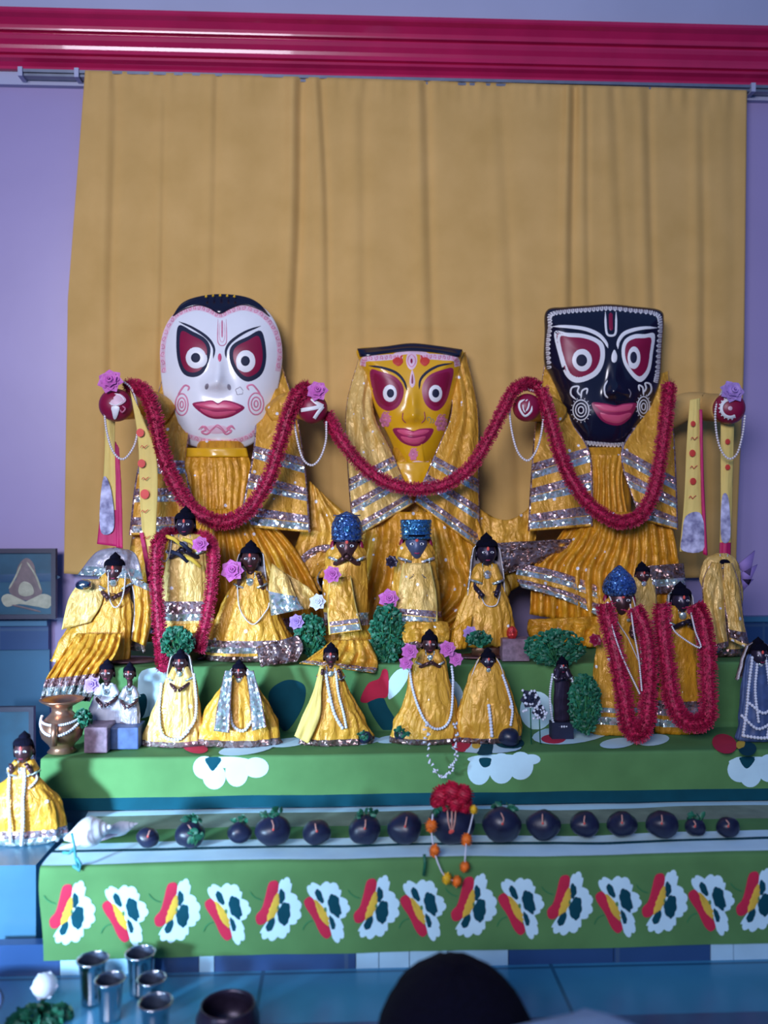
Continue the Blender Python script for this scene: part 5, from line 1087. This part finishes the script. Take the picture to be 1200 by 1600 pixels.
# ---- flowers
fls = [(313, 851, -.255, 14, 'pink flower at the shoulder of the tall dark-faced figurine', 'flower'), (363, 892, -.225, 19, 'pink flower at the left arm of the silver-veiled figurine', 'flower'),
       (519, 898, -.235, 15, 'magenta flower in the hand of the domed-crown figurine', 'flower'), (607, 936, -.225, 17, 'pink flower between the two blue-crowned figurines', 'flower'),
       (496, 941, -.225, 14, 'pale blue flower left of the domed-crown figurine', 'whiteflower'), (463, 972, -.235, 13, 'violet flower beside the silver shawl end', 'flower2'),
       (640, 1018, -.395, 14, 'pink flower at the left shoulder of the small flowered figurine', 'flower'), (634, 1036, -.39, 12, 'pink flower low left of the small flowered figurine', 'flower'),
       (699, 1014, -.395, 14, 'pink flower at the right shoulder of the small flowered figurine', 'flower'), (712, 1030, -.39, 12, 'magenta flower low right of the small flowered figurine', 'flower'),
       (735, 990, -.26, 13, 'faded pink flower above the rightmost yellow figurine', 'flower2'), (144, 1070, -.385, 14, 'lilac flower beside the plain white dress', 'flower2'),
       (930, 1000, -.345, 11, 'dark maroon flower left of the pointed-crown figurine', 'crimson'), (612, 878, -.21, 11, 'dark dried flower between the two blue crowns', 'darkbronze')]
for k, (x, y, Y, r, lab, m) in enumerate(fls): blossom(x, y, Y, r, lab, m, seed=k, name='rose_flower', group='loose flowers among the figurines')
# ---- leaf bunches
lv = [(485, 992, -.225, 22, 32, 150, 'dark leaf bunch left of the domed-crown figurine'), (605, 990, -.235, 26, 44, 240, 'tall dark leaf bunch between the two blue-crowned figurines'),
      (277, 1004, -.285, 24, 24, 150, 'blue-green leaf bunch before the tall dark-faced figurine'), (868, 1012, -.285, 46, 26, 260, 'wide leaf bunch behind the black bare figurine'),
      (914, 1100, -.355, 24, 44, 260, 'tall leaf bunch right of the black bare figurine'), (748, 998, -.285, 18, 10, 60, 'small faded leaf bunch above the rightmost yellow figurine'), (130, 1122, -.385, 12, 12, 50, 'small leaf bunch behind the copper pot')]
for k, (x, y, Y, rx, ry, n, lab) in enumerate(lv): leaves(x, y, Y, rx*1.05, ry*1.05, int(n*2.4), lab, seed=k, lsz=8)

# loose dark blooms with white buds left of the black figurine
for k, (x, y, r, lab) in enumerate(((828, 1092, 15, 'dark blue bloom cluster with white buds left of the black bare figurine'), (842, 1112, 11, 'smaller dark bloom cluster with white buds low by the black bare figurine'))):
    R = random.Random(90+k); s = SC(x, -.37); c = W(x, y, -.37); b = MB()
    petals(b, c, r*s*1.1, 'navy', k, 3, 6)
    tt_ = thing('bud_cluster', Vector((c.x, -.37, Z2+.002)), lab, 'flowers', 'loose flowers among the figurines'); b.build('dark_petals', tt_)
    b = MB()
    for i in range(22):
        p = c+Vector((R.uniform(-1, 1)*r*s, R.uniform(-1.1, -.5)*.010, R.uniform(-1.2, 1)*r*s)); b.ball(p, .0026, 'whiteflower', 6, 5)
    b.tube([c, c+Vector((0, -.004, -r*s)), Vector((c.x+.002, -.372, Z2+.003))], .0012, 'leaf', 5); b.build('buds', tt_)
tfd = thing('folded_dress', Vector((W(664, 985, -.24).x, -.235, Z3+.002)), 'small folded golden dress behind the flowered figurine', 'cloth')
sheet('cloth', [(632, 972), (628, 990), (634, 1012)], [(698, 972), (702, 990), (696, 1014)], (-.225, -.245), tfd, 'satin', [(.8, 1, 'bronzelace')], .004, 3, 40, 16, .016, seed=60, wrinkle=.006, solid=.006)
# small red tinsel crown box
c = W(803, 1024, -.215); t = thing('tinsel_box', Vector((c.x, -.215, Z3+.002)), 'small dark tinsel box with a red lid ornament behind the green step edge', 'box')
s = SC(803, -.215); zz = Z3+.002
MB().box((c.x-21*s, -.235, zz), (c.x+21*s, -.200, zz+34*s), 'brownbox').build('box', t, smooth=False)
MB().ball((c.x-4*s, -.222, zz+42*s), 9*s, 'redbox', 8, 6, rz=11*s).build('ornament', t, smooth=False)
# copper pot with bead string
YPt = -.385
z0_ = Z2+.002; s = SC(97, YPt); c = W(97, 1100, YPt)
t = thing('copper_pot', Vector((c.x, YPt, z0_)), 'copper pot with a white bead string at the left end of the second step', 'pot')
h = (z2b(97, YPt)-1092)
MB().lathe((c.x, YPt, z0_), [(r*s, z/88*h*s) for r, z in ((18, 0), (22, 2), (17, 8), (20, 14), (30, 26), (33, 38), (30, 52), (20, 62), (15, 68), (16, 76), (30, 84), (34, 88), (30, 88), (14, 80), (12, 70))], 'brass', 32).build('body', t)
beads3([Vector((c.x+31*s*math.cos(a), YPt-(35*abs(math.sin(a)))*s, z0_+(56-22*abs(math.sin(a)))*s)) for a in [PI+PI*k/40 for k in range(41)]], .0026, 'whiteflower', None, 1.6).build('bead_string', t)
beads3([Vector((c.x+30*s*math.cos(a), YPt-(34*abs(math.sin(a)))*s, z0_+(56-6*abs(math.sin(a)))*s)) for a in [PI+PI*k/40 for k in range(41)]], .0022, 'whiteflower', None, 1.6).build('bead_string', t)
MB().tube([Vector((c.x, YPt-36*s, z0_+52*s)), Vector((c.x, YPt-38*s, z0_+20*s))], 5*s, 'brass', 10).build('front_rib', t)
# small boxes next to it
for x, y, w_, h_, m, lab in ((152, 1120, 18, 40, 'brownbox', 'small mauve-brown box right of the copper pot'), (192, 1125, 26, 34, 'bluebox', 'small dark blue box under the white-dressed figurines')):
    Y = -.385 if m == 'brownbox' else -.365; c = W(x, y, Y); s = SC(x, Y)
    hz_ = h_*s; bm_ = MB().box((c.x-w_*s, Y-.010, Z2+.002), (c.x+w_*s, Y+.045, Z2+.002+hz_), m)
    o = bm_.build('offering_box', smooth=False); tag(o, lab, 'box'); mo = o.modifiers.new('bevel', 'BEVEL'); mo.width = .002; mo.segments = 2

# ================================================================ STONES ON THE SHELF
def stone(x, y, r, label, z, mark=1, leaf=None, seed=0, ry=.84, tl=False):
    # centre seen at (x, y), resting on level z
    R = random.Random(seed); r *= 1.07
    # find the depth at which a ball of this apparent size rests on the level
    d = ray(x, y); dist = (ZC-z)/((y-800)/FPX)
    for _ in range(6): rr = r*dist/FPX*ry; dist = (ZC-z-rr)/((y-800)/FPX)
    c = CAM+d*(dist); rad = r*dist/FPX
    O = Vector((c.x, c.y, z)); t = thing('sacred_stone', O, label, 'stone', 'round black stones on the altar')
    mb = MB(); rows = []
    for i in range(13):
        a = -PI/2+PI*(i+.1)/12.2; row = []
        for j in range(24):
            th = 2*PI*j/24; v = Vector((math.cos(a)*math.cos(th), math.cos(a)*math.sin(th)*.85, math.sin(a)*ry)); k = 1+.16*nz(v.x*1.1+seed*3.7, v.y*1.1, v.z*1.1)+.03*nz(v.x*4, v.y*4+seed, v.z*4)
            row.append(c+v*rad*k)
        rows.append(row)
    mb.grid(rows, 'stone', cu=True, capa=True, capb=True).build('stone', t)
    def P(px, py, l):
        p = W(px, py, c.y); q2 = ((p.x-c.x)/rad)**2+((p.z-c.z)/(rad*ry))**2; return W(px, py, c.y-.85*rad*1.06*math.sqrt(max(0, 1-q2))-l)
    b = MB()
    if mark == 2:
        for dx in (-7, 0, 6): stroke(b, [(x+dx, y-r*.6), (x+dx*.8, y-r*.1), (x+dx*.2, y+r*.35)], P, 'sandal', 2.2, 14, .0008)
        blobface(b, ell(x, y+r*.38, 5, 5), P, 'ember', 12, 3, .0005, .0012)
    elif mark: stroke(b, [(x+R.uniform(-5, 5), y-r*.62), (x+R.uniform(-2, 2), y-r*.3), (x, y-r*.05)], P, 'sandal', 2.0, 12, .0008); blobface(b, ell(x, y-r*.06, 1.7, 2.2), P, 'ember', 10, 2, .0006, .0012)
    if b.v: b.build('sandal_mark', t)
    return c, rad
S = [(231, 1308, 17, 'leftmost and smallest black stone on the shelf beside the white conches', 1), (297, 1303, 22, 'black stone half covered by a green leaf, second from the left', 1), (374, 1300, 18, 'small black stone with a leaf sprig, third from the left', 0), (427, 1298, 26, 'large black stone topped by leaves, fourth from the left', 1),
     (495, 1300, 21, 'black stone with a long sandal mark, fifth from the left', 1), (570, 1296, 24, 'black stone with green leaves on top left of centre', 1), (633, 1293, 26, 'black stone with a pale mark, just left of the flower-topped stone', 1), (706, 1287, 33, 'largest black stone with a U-shaped mark under the red flower heap', 2),
     (785, 1289, 30, 'large black stone just right of the flower-topped stone', 1), (848, 1288, 25, 'black stone second right of the flower-topped stone', 1), (913, 1288, 21, 'black stone third right of the flower-topped stone', 1), (972, 1287, 22, 'black stone fourth right of the flower-topped stone', 1),
     (1034, 1288, 23, 'black stone fifth right of the flower-topped stone', 1), (1086, 1292, 15, 'small black stone sixth right of the flower-topped stone', 1), (1138, 1292, 17, 'small black stone at the right end of the shelf', 1)]
cs = {}
for k, (x, y, r, lab, mk) in enumerate(S): cs[k] = stone(x, y, r, lab, ZS+.0035, mk, seed=k)
for k, (x, y, r, lab) in enumerate(((570, 1152, 11, 'small black stone lying left on the second step front edge'), (628, 1148, 13, 'small leafy black stone on the second step front edge'), (795, 1152, 16, 'black stone in front of the rightmost yellow figurine'))): stone(x, y, r, lab, Z2+.003, 0, seed=30+k)
stone(684, 1138, 17, 'black stone with a U-shaped mark in front of the flowered figurine', Z2+.003, 2, seed=40)
# sprigs on the stones
for k, (i, n, lab) in enumerate(((1, 16, 'green leaf sprig on the second stone from the left'), (2, 12, 'green leaf sprig on the third stone from the left'), (3, 22, 'green leaf sprig on the fourth stone from the left'), (5, 20, 'green leaf sprig on the stone left of centre'), (8, 14, 'dark leaf sprig behind the large stone right of the red flowers'), (13, 16, 'dark leaf sprig on the small stone near the right end'))):
    x, y, r = S[i][:3]; c, rad = cs[i]
    leaves(x+2, y-r*.95, c.y+.004, r*.8, 9, n, lab, seed=50+k, lsz=11, dep=.012, name='leaf_sprig', group='leaf sprigs on the stones')
leaves(305, 1308, cs[1][0].y-.026, 9, 14, 9, 'broad green leaf across the second stone from the left', seed=60, lsz=14, dep=.004, name='leaf_sprig', group='leaf sprigs on the stones')
leaves(566, 1148, -.445, 8, 7, 8, 'green leaf on the small left stone of the second step', seed=61, lsz=9, dep=.004, name='leaf_sprig', group='leaf sprigs on the stones')
leaves(628, 1144, -.44, 10, 9, 10, 'green leaf over the small leafy stone of the second step', seed=62, lsz=10, dep=.004, name='leaf_sprig', group='leaf sprigs on the stones')
# red flower heap on the largest stone
c, rad = cs[7]
t = thing('flower_heap', W(706, 1268, c.y-.01), 'heap of red flowers crowning the largest black stone', 'flowers')
for k, (x, y, r) in enumerate(((690, 1244, 17), (706, 1238, 18), (724, 1242, 16), (698, 1256, 13), (726, 1258, 14), (712, 1254, 15), (681, 1252, 10))):
    b = MB(); s = SC(x, c.y); pompom(b, W(x, y, c.y-.005-.004*(k % 3)), r*s, 'redflower', k, 130, .8); b.build('red_flower', t)
leaves(695, 1270, c.y-.012, 16, 7, 14, 'green leaf under the red flower heap', seed=63, lsz=13, dep=.006, name='leaf_sprig', group='leaf sprigs on the stones')
# marigold string
YM = c.y-.035
t = thing('marigold_string', W(700, 1380, Y1-.012), 'white thread strung with orange and yellow marigolds over the shelf edge', 'flower string')
mg = [(740, 1265, 7, 'yellowflower', YM), (674, 1290, 11, 'orange', YM), (729, 1312, 10, 'orange', YM-.01), (679, 1329, 10, 'orange', YM-.02), (726, 1354, 9, 'orange', Y1-.012), (698, 1373, 9, 'yellowflower', Y1-.012), (714, 1377, 9, 'orange', Y1-.012)]
for k, (x, y, r, m, Y) in enumerate(mg):
    b = MB(); pompom(b, W(x, y, Y), r*SC(x, Y), m, k, 60, .8); b.build('marigold', t)
b = MB(); b.tube([W(x, y, Y) for x, y, Y in ((740, 1268, YM), (735, 1290, YM), (729, 1312, YM-.01), (727, 1335, YM-.03), (726, 1354, Y1-.012))], .0012, 'whiteflower', 5)
b.tube([W(x, y, Y) for x, y, Y in ((676, 1272, YM), (674, 1300, YM), (678, 1329, YM-.02), (684, 1348, Y1-.012), (690, 1362, Y1-.012), (698, 1373, Y1-.012), (714, 1377, Y1-.012))], .0012, 'whiteflower', 5); b.build('thread', t)
b = MB(); b.tube([W(663, 1335, Y1-.01), W(664, 1350, Y1-.012), W(662, 1368, Y1-.01)], .0022, 'leaf', 6); b.build('green_stalk', t)
# jasmine string from the second step
b = MB(); R = random.Random(3)
for p in cr([(668, 1130), (667, 1160), (674, 1198), (690, 1211), (704, 1206), (710, 1185), (714, 1160), (713, 1128)], 44):
    o_ = W(p.x+R.uniform(-2, 2), p.y, -.452); d = Vector((R.uniform(-1, 1), R.uniform(-1, 0), R.uniform(-1, 1))).normalized(); b.tube([o_, o_+d*.003, o_+d*.006], lambda q_: .0010+.0012*q_, 'whiteflower', 6)
tag(b.build('jasmine_string'), 'thin string of white jasmine buds hanging in a U above the red flowers', 'flower string')

# ================================================================ CONCHES, POTS, CUPS
def conch(x, y, r, L, Y, ang, label, rib=None):
    s = SC(x, Y); c = W(x, y, Y); t = thing('conch_shell', Vector((c.x, c.y, ZS+.003)), label, 'shell', 'white conch shells'); ca, sa = math.cos(ang), math.sin(ang)
    prof = [(-1.0, .04), (-.92, .16), (-.80, .22), (-.78, .34), (-.62, .48), (-.60, .62), (-.40, .82), (-.30, .96), (-.1, 1.0), (.15, .92), (.4, .70), (.65, .42), (.85, .24), (1.0, .10)]
    rows = []; n = 28
    for k, (u, rr) in enumerate(cr(prof, 40)):
        row = []
        for j in range(n):
            th = 2*PI*j/n; q_ = rr*r*(1+.12*max(0, math.cos(th-.6))*(1 if u > -.2 else .3))
            lx = -u*L; ly = q_*math.cos(th); lz = q_*math.sin(th)*.8
            row.append(c+Vector(((lx*ca-lz*sa)*s, ly*s, (lx*sa+lz*ca)*s)))
        rows.append(row)
    MB().grid(rows, 'conch', cu=True, capa=True, capb=True).build('shell', t)
    b = MB(); b.tube([c+Vector(((L*.3-10*k)*ca*s, -r*.75*s, (L*.3-10*k)*sa*s-r*.25*s+.0)) for k in range(6)], lambda q_: 3.5*s*math.sin(PI*(q_*.8+.1)), 'palepink', 8); b.build('aperture', t)
    return t
conch(138, 1301, 27, 38, ytop(1328, ZS), .25, 'large white conch shell with a teal ribbon beside the golden-gowned figurine')
conch(185, 1296, 13, 32, ytop(1308, ZS), .30, 'smaller white conch shell pointing right behind the large one')
b = MB(); Yr = ytop(1328, ZS)-.035
for pts in ([(112, 1302), (116, 1320), (118, 1340), (122, 1355)], [(118, 1325), (108, 1333), (98, 1332)], [(120, 1340), (126, 1350), (124, 1360), (114, 1352)]): b.tube([W(x, y, Yr-.01) for x, y in pts], .0022, 'ribbon', 6)
tag(b.build('ribbon'), 'thin teal ribbon tied round the large white conch', 'ribbon')
def tumbler(x, top, base_py, r, label):
    p = Wz(x, base_py, ZP); s = (p.y-CY)/FPX; h = (base_py-top)*s*1.06
    t = thing('steel_tumbler', Vector((p.x, p.y, ZP+.001)), label, 'tumbler', 'steel tumblers on the marble')
    R_ = r*s
    MB().lathe((p.x, p.y, ZP+.001), [(R_*.72, 0), (R_*.76, .003), (R_*.74, .006), (R_*.80, h*.5), (R_*.86, h*.8), (R_*.92, h*.93), (R_*1.03, h*.98), (R_*1.05, h), (R_*1.0, h+.001), (R_*.95, h*.985)], 'steel', 40, capb=False).lathe((p.x, p.y, ZP+.001), [(R_*.95, h*.985), (R_*.84, h*.8), (R_*.76, h*.4), (R_*.70, .008), (.001, .006)], 'steelinshade', 40, capa=False).build('cup', t)
    MB().tube([Vector((p.x+R_*1.03*math.cos(a), p.y+R_*1.03*math.sin(a), ZP+.001+h)) for a in [2*PI*k/36 for k in range(37)]], .0012, 'steel', 6).build('rim', t)
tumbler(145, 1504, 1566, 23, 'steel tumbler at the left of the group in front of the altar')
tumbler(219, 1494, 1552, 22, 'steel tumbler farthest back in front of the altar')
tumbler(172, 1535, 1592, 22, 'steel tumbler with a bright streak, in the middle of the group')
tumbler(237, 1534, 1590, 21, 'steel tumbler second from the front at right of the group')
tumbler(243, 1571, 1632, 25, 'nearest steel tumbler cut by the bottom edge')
p = Wz(356, 1640, ZP); s = (p.y-CY)/FPX; R_ = 50*s
t = thing('steel_pot', Vector((p.x, p.y, ZP+.001)), 'dark round-bellied metal pot at the bottom edge', 'pot')
MB().lathe((p.x, p.y, ZP+.001), [(R_*.6, 0), (R_*.85, .008), (R_*1.0, .025), (R_*.98, .040), (R_*.86, .052), (R_*.84, .056), (R_*.80, .056), (R_*.80, .050), (R_*.9, .040), (R_*.9, .02), (.001, .008)], 'darkbronze', 44).build('pot', t)
# white rose with leaves at the lower left
p = Wz(70, 1575, ZP)
tt = thing('white_rose', Vector((p.x, p.y, ZP)), 'white rose bud on leaves at the lower left corner', 'flower')
b = MB(); petals(b, W(70, 1540, p.y), 21*SC(70, p.y), 'whiteflower', 3, layers=5, n=6, face=Vector((.2, -1, .5)), curl=.2); b.ball(W(70, 1540, p.y), 19*SC(70, p.y), 'whiteflower', 14, 10); b.build('bloom', tt)
b = MB(); b.tube([W(70, 1556, p.y), W(62, 1575, p.y-.01), W(50, 1600, p.y-.03)], .003, 'leaf', 6); b.build('stalk', tt)
leaves(62, 1594, p.y-.03, 44, 12, 110, 'green leaves under the white rose bud', seed=70, lsz=22, dep=.03, name='leaf_pile')
p = Wz(10, 1600, ZP); mb = MB().lathe((p.x-.075, p.y-.03, ZP+.001), [(.03, 0), (.05, .003), (.075, .030), (.078, .034), (.073, .033), (.048, .008), (.001, .006)], 'bluebox', 48)
tag(mb.build('metal_plate'), 'dark blue deep plate cut by the lower left corner', 'plate')

# ================================================================ FRAMED PICTURES
def frame(x0, y0, x1, y1, Y, label, fig=True, lean=0):
    a = W(x0, y1, Y); d = W(x1, y0, Y); t = thing('framed_picture', Vector(((a.x+d.x)/2, Y, a.z)), label, 'picture', None); w_ = .010
    b = MB()
    b.box((a.x, Y-.010, a.z), (d.x, Y+.004, a.z+w_), 'wood').box((a.x, Y-.010, d.z-w_), (d.x, Y+.004, d.z), 'wood').box((a.x, Y-.010, a.z+w_), (a.x+w_, Y+.004, d.z-w_), 'wood').box((d.x-w_, Y-.010, a.z+w_), (d.x, Y+.004, d.z-w_), 'wood'); b.build('frame', t, smooth=False)
    b = MB().box((a.x+w_*.9, Y-.002, a.z+w_*.9), (d.x-w_*.9, Y+.002, d.z-w_*.9), 'pic')
    P = lambda px, py, l: W(px, py, Y-.0025-l)
    if fig:
        blobface(b, [(0, 898), (84, 896), (84, 908), (0, 910)], P, 'picdark', 8, 2, .0001, .0002)
        blobface(b, [(2, 935), (14, 928), (40, 940), (66, 928), (82, 935), (76, 950), (58, 948), (30, 944), (10, 948)], P, 'picrobe', 40, 3, .0002, .0004, ctr=(40, 940))
        blobface(b, [(40, 872), (52, 880), (58, 905), (66, 925), (52, 936), (38, 938), (22, 932), (14, 922), (24, 905), (28, 885)], P, 'picskin', 40, 3, .0004, .0006)
        blobface(b, [(38, 905), (52, 912), (56, 928), (40, 934), (26, 928), (28, 912)], P, 'picrobe', 24, 3, .0006, .0008)
        stroke(b, [(42, 878), (56, 900), (64, 922)], P, 'picrobe', 3, 14, .0009); stroke(b, [(34, 880), (24, 902), (14, 920)], P, 'picrobe', 3, 14, .0009)
        stroke(b, [(18, 945), (40, 950), (64, 956)], P, 'picskin', 3, 14, .0009)
    b.build('picture', t, smooth=False)
frame(-60, 857, 89, 967, .105, 'framed picture of a robed person seated cross-legged on the left wall')
frame(-70, 1103, 55, 1338, -.02, 'dark framed panel standing low on the left behind the golden-gowned figurine', fig=False)

# ================================================================ PERSON BOWING IN FRONT
def skin_mesh(name, vs, es, rad, m, parent=None, origin=None, root=0, sub=2):
    me = bpy.data.meshes.new(name); org = Vector(parent['wo']) if parent else Vector(origin)
    me.from_pydata([tuple(Vector(v)-org) for v in vs], es, []); me.materials.append(M[m])
    o = bpy.data.objects.new(name, me); COL.objects.link(o); o['wo'] = tuple(org)
    if parent: o.parent = parent
    else: o.location = org
    o.modifiers.new('skin', 'SKIN'); sv = me.skin_vertices[0].data
    for i, r in enumerate(rad): sv[i].radius = r if isinstance(r, tuple) else (r, r); sv[i].use_root = (i == root)
    d = o.modifiers.new('sub', 'SUBSURF'); d.levels = sub; d.render_levels = sub
    for mo in o.modifiers:
        if mo.type == 'SKIN': mo.use_smooth_shade = True
    return o
hx = W(712, 1600, -.98).x
pt = thing('person', (hx+.05, -1.45, 0.0), 'person with dark hair and pale blue shirt bowing at the bottom edge', 'person')
V = [(hx+.05, -1.62, .27), (hx+.05, -1.50, .36), (hx+.045, -1.35, .37), (hx+.04, -1.20, .335), (hx+.02, -1.10, .315), (hx+.005, -1.035, .305),   # 0 pelvis .. 5 skull base
     (hx, -.985, .278), (hx, -.94, .268),                                                                        # 6 head, 7 crown
     (hx+.110, -1.075, .335), (hx+.21, -1.17, .17), (hx+.20, -1.13, .035),                             # 8 shoulder R, 9 elbow, 10 wrist
     (hx-.12, -1.17, .285), (hx-.20, -1.21, .14), (hx-.16, -1.14, .035),                             # 11 shoulder L
     (hx+.15, -1.60, .22), (hx+.17, -1.34, .10), (hx+.16, -1.72, .05), (hx+.16, -1.84, .035),     # 14 hip R, knee, ankle, toe
     (hx-.05, -1.60, .22), (hx-.07, -1.34, .10), (hx-.06, -1.72, .05), (hx-.06, -1.84, .035)]
E = [(0, 1), (1, 2), (2, 3), (3, 4), (4, 5), (5, 6), (6, 7), (3, 8), (8, 9), (9, 10), (3, 11), (11, 12), (12, 13), (0, 14), (14, 15), (15, 16), (16, 17), (0, 18), (18, 19), (19, 20), (20, 21)]
Rr = [.12, .11, .11, .085, .045, .06, .085, .07, .034, .040, .028, .055, .040, .028, .085, .06, .035, .03, .085, .06, .035, .03]
for wr, sx in ((10, 1), (13, -1)):   # hands: palm and five fingers
    w0 = Vector(V[wr]); V.append(tuple(w0+Vector((0, .05, -.008)))); Rr.append((.030, .014)); pk = len(V)-1; E.append((wr, pk))
    for k, L_ in enumerate((.055, .068, .063, .05)):
        b0 = Vector(V[pk])+Vector(((k-1.5)*.019, .028, -.002)); V.append(tuple(b0)); Rr.append(.009); E.append((pk, len(V)-1))
        V.append(tuple(b0+Vector(((k-1.5)*.004, L_*.5, .003)))); Rr.append(.0085); E.append((len(V)-2, len(V)-1))
        V.append(tuple(b0+Vector(((k-1.5)*.006, L_, -.008)))); Rr.append(.007); E.append((len(V)-2, len(V)-1))
    b0 = w0+Vector((-sx*.03, .03, -.005)); V.append(tuple(b0)); Rr.append(.010); E.append((pk, len(V)-1)); V.append(tuple(b0+Vector((-sx*.02, .035, -.004)))); Rr.append(.008); E.append((len(V)-2, len(V)-1))
skin_mesh('body', V, E, Rr, 'skin', pt)
# shirt and trousers
sk = [0, 1, 2, 3, 4, 8, 9, 11, 12]; ix = {a: i for i, a in enumerate(sk)}
skin_mesh('shirt', [V[a] for a in sk], [(ix[a], ix[b]) for a, b in E[:21] if a in ix and b in ix], [.135, .13, .128, .085, .05, .060, .054, .066, .056], 'shirt', pt)
sk = [0, 14, 15, 16, 18, 19, 20]; ix = {a: i for i, a in enumerate(sk)}
skin_mesh('trousers', [V[a] for a in sk], [(ix[a], ix[b]) for a, b in E[:21] if a in ix and b in ix], [.13, .10, .075, .05, .10, .075, .05], 'trouser', pt)
# hair: covers the crown and the back of the bowed head
b = MB(); hc = Vector((hx, -.985, .290)); rows = []
for i in range(20):
    a = -PI/2+PI*(i+.2)/19.4
    rows.append([hc+Vector((.088*math.cos(a)*math.cos(2*PI*j/36), .115*math.cos(a)*math.sin(2*PI*j/36), .098*math.sin(a)))*(1+.03*nz(i*.7, j*.9)) for j in range(36)])
b.grid(rows, 'hair', cu=True, capa=True, capb=True).build('hair', pt)
for sx in (-1, 1):
    b = MB(); b.ball(hc+Vector((sx*.094, -.005, -.02)), .012, 'skin', 10, 8, rz=.03, ry=.02); b.build('ear', pt)

for o in bpy.data.objects:
    if 'wo' in o: del o['wo']
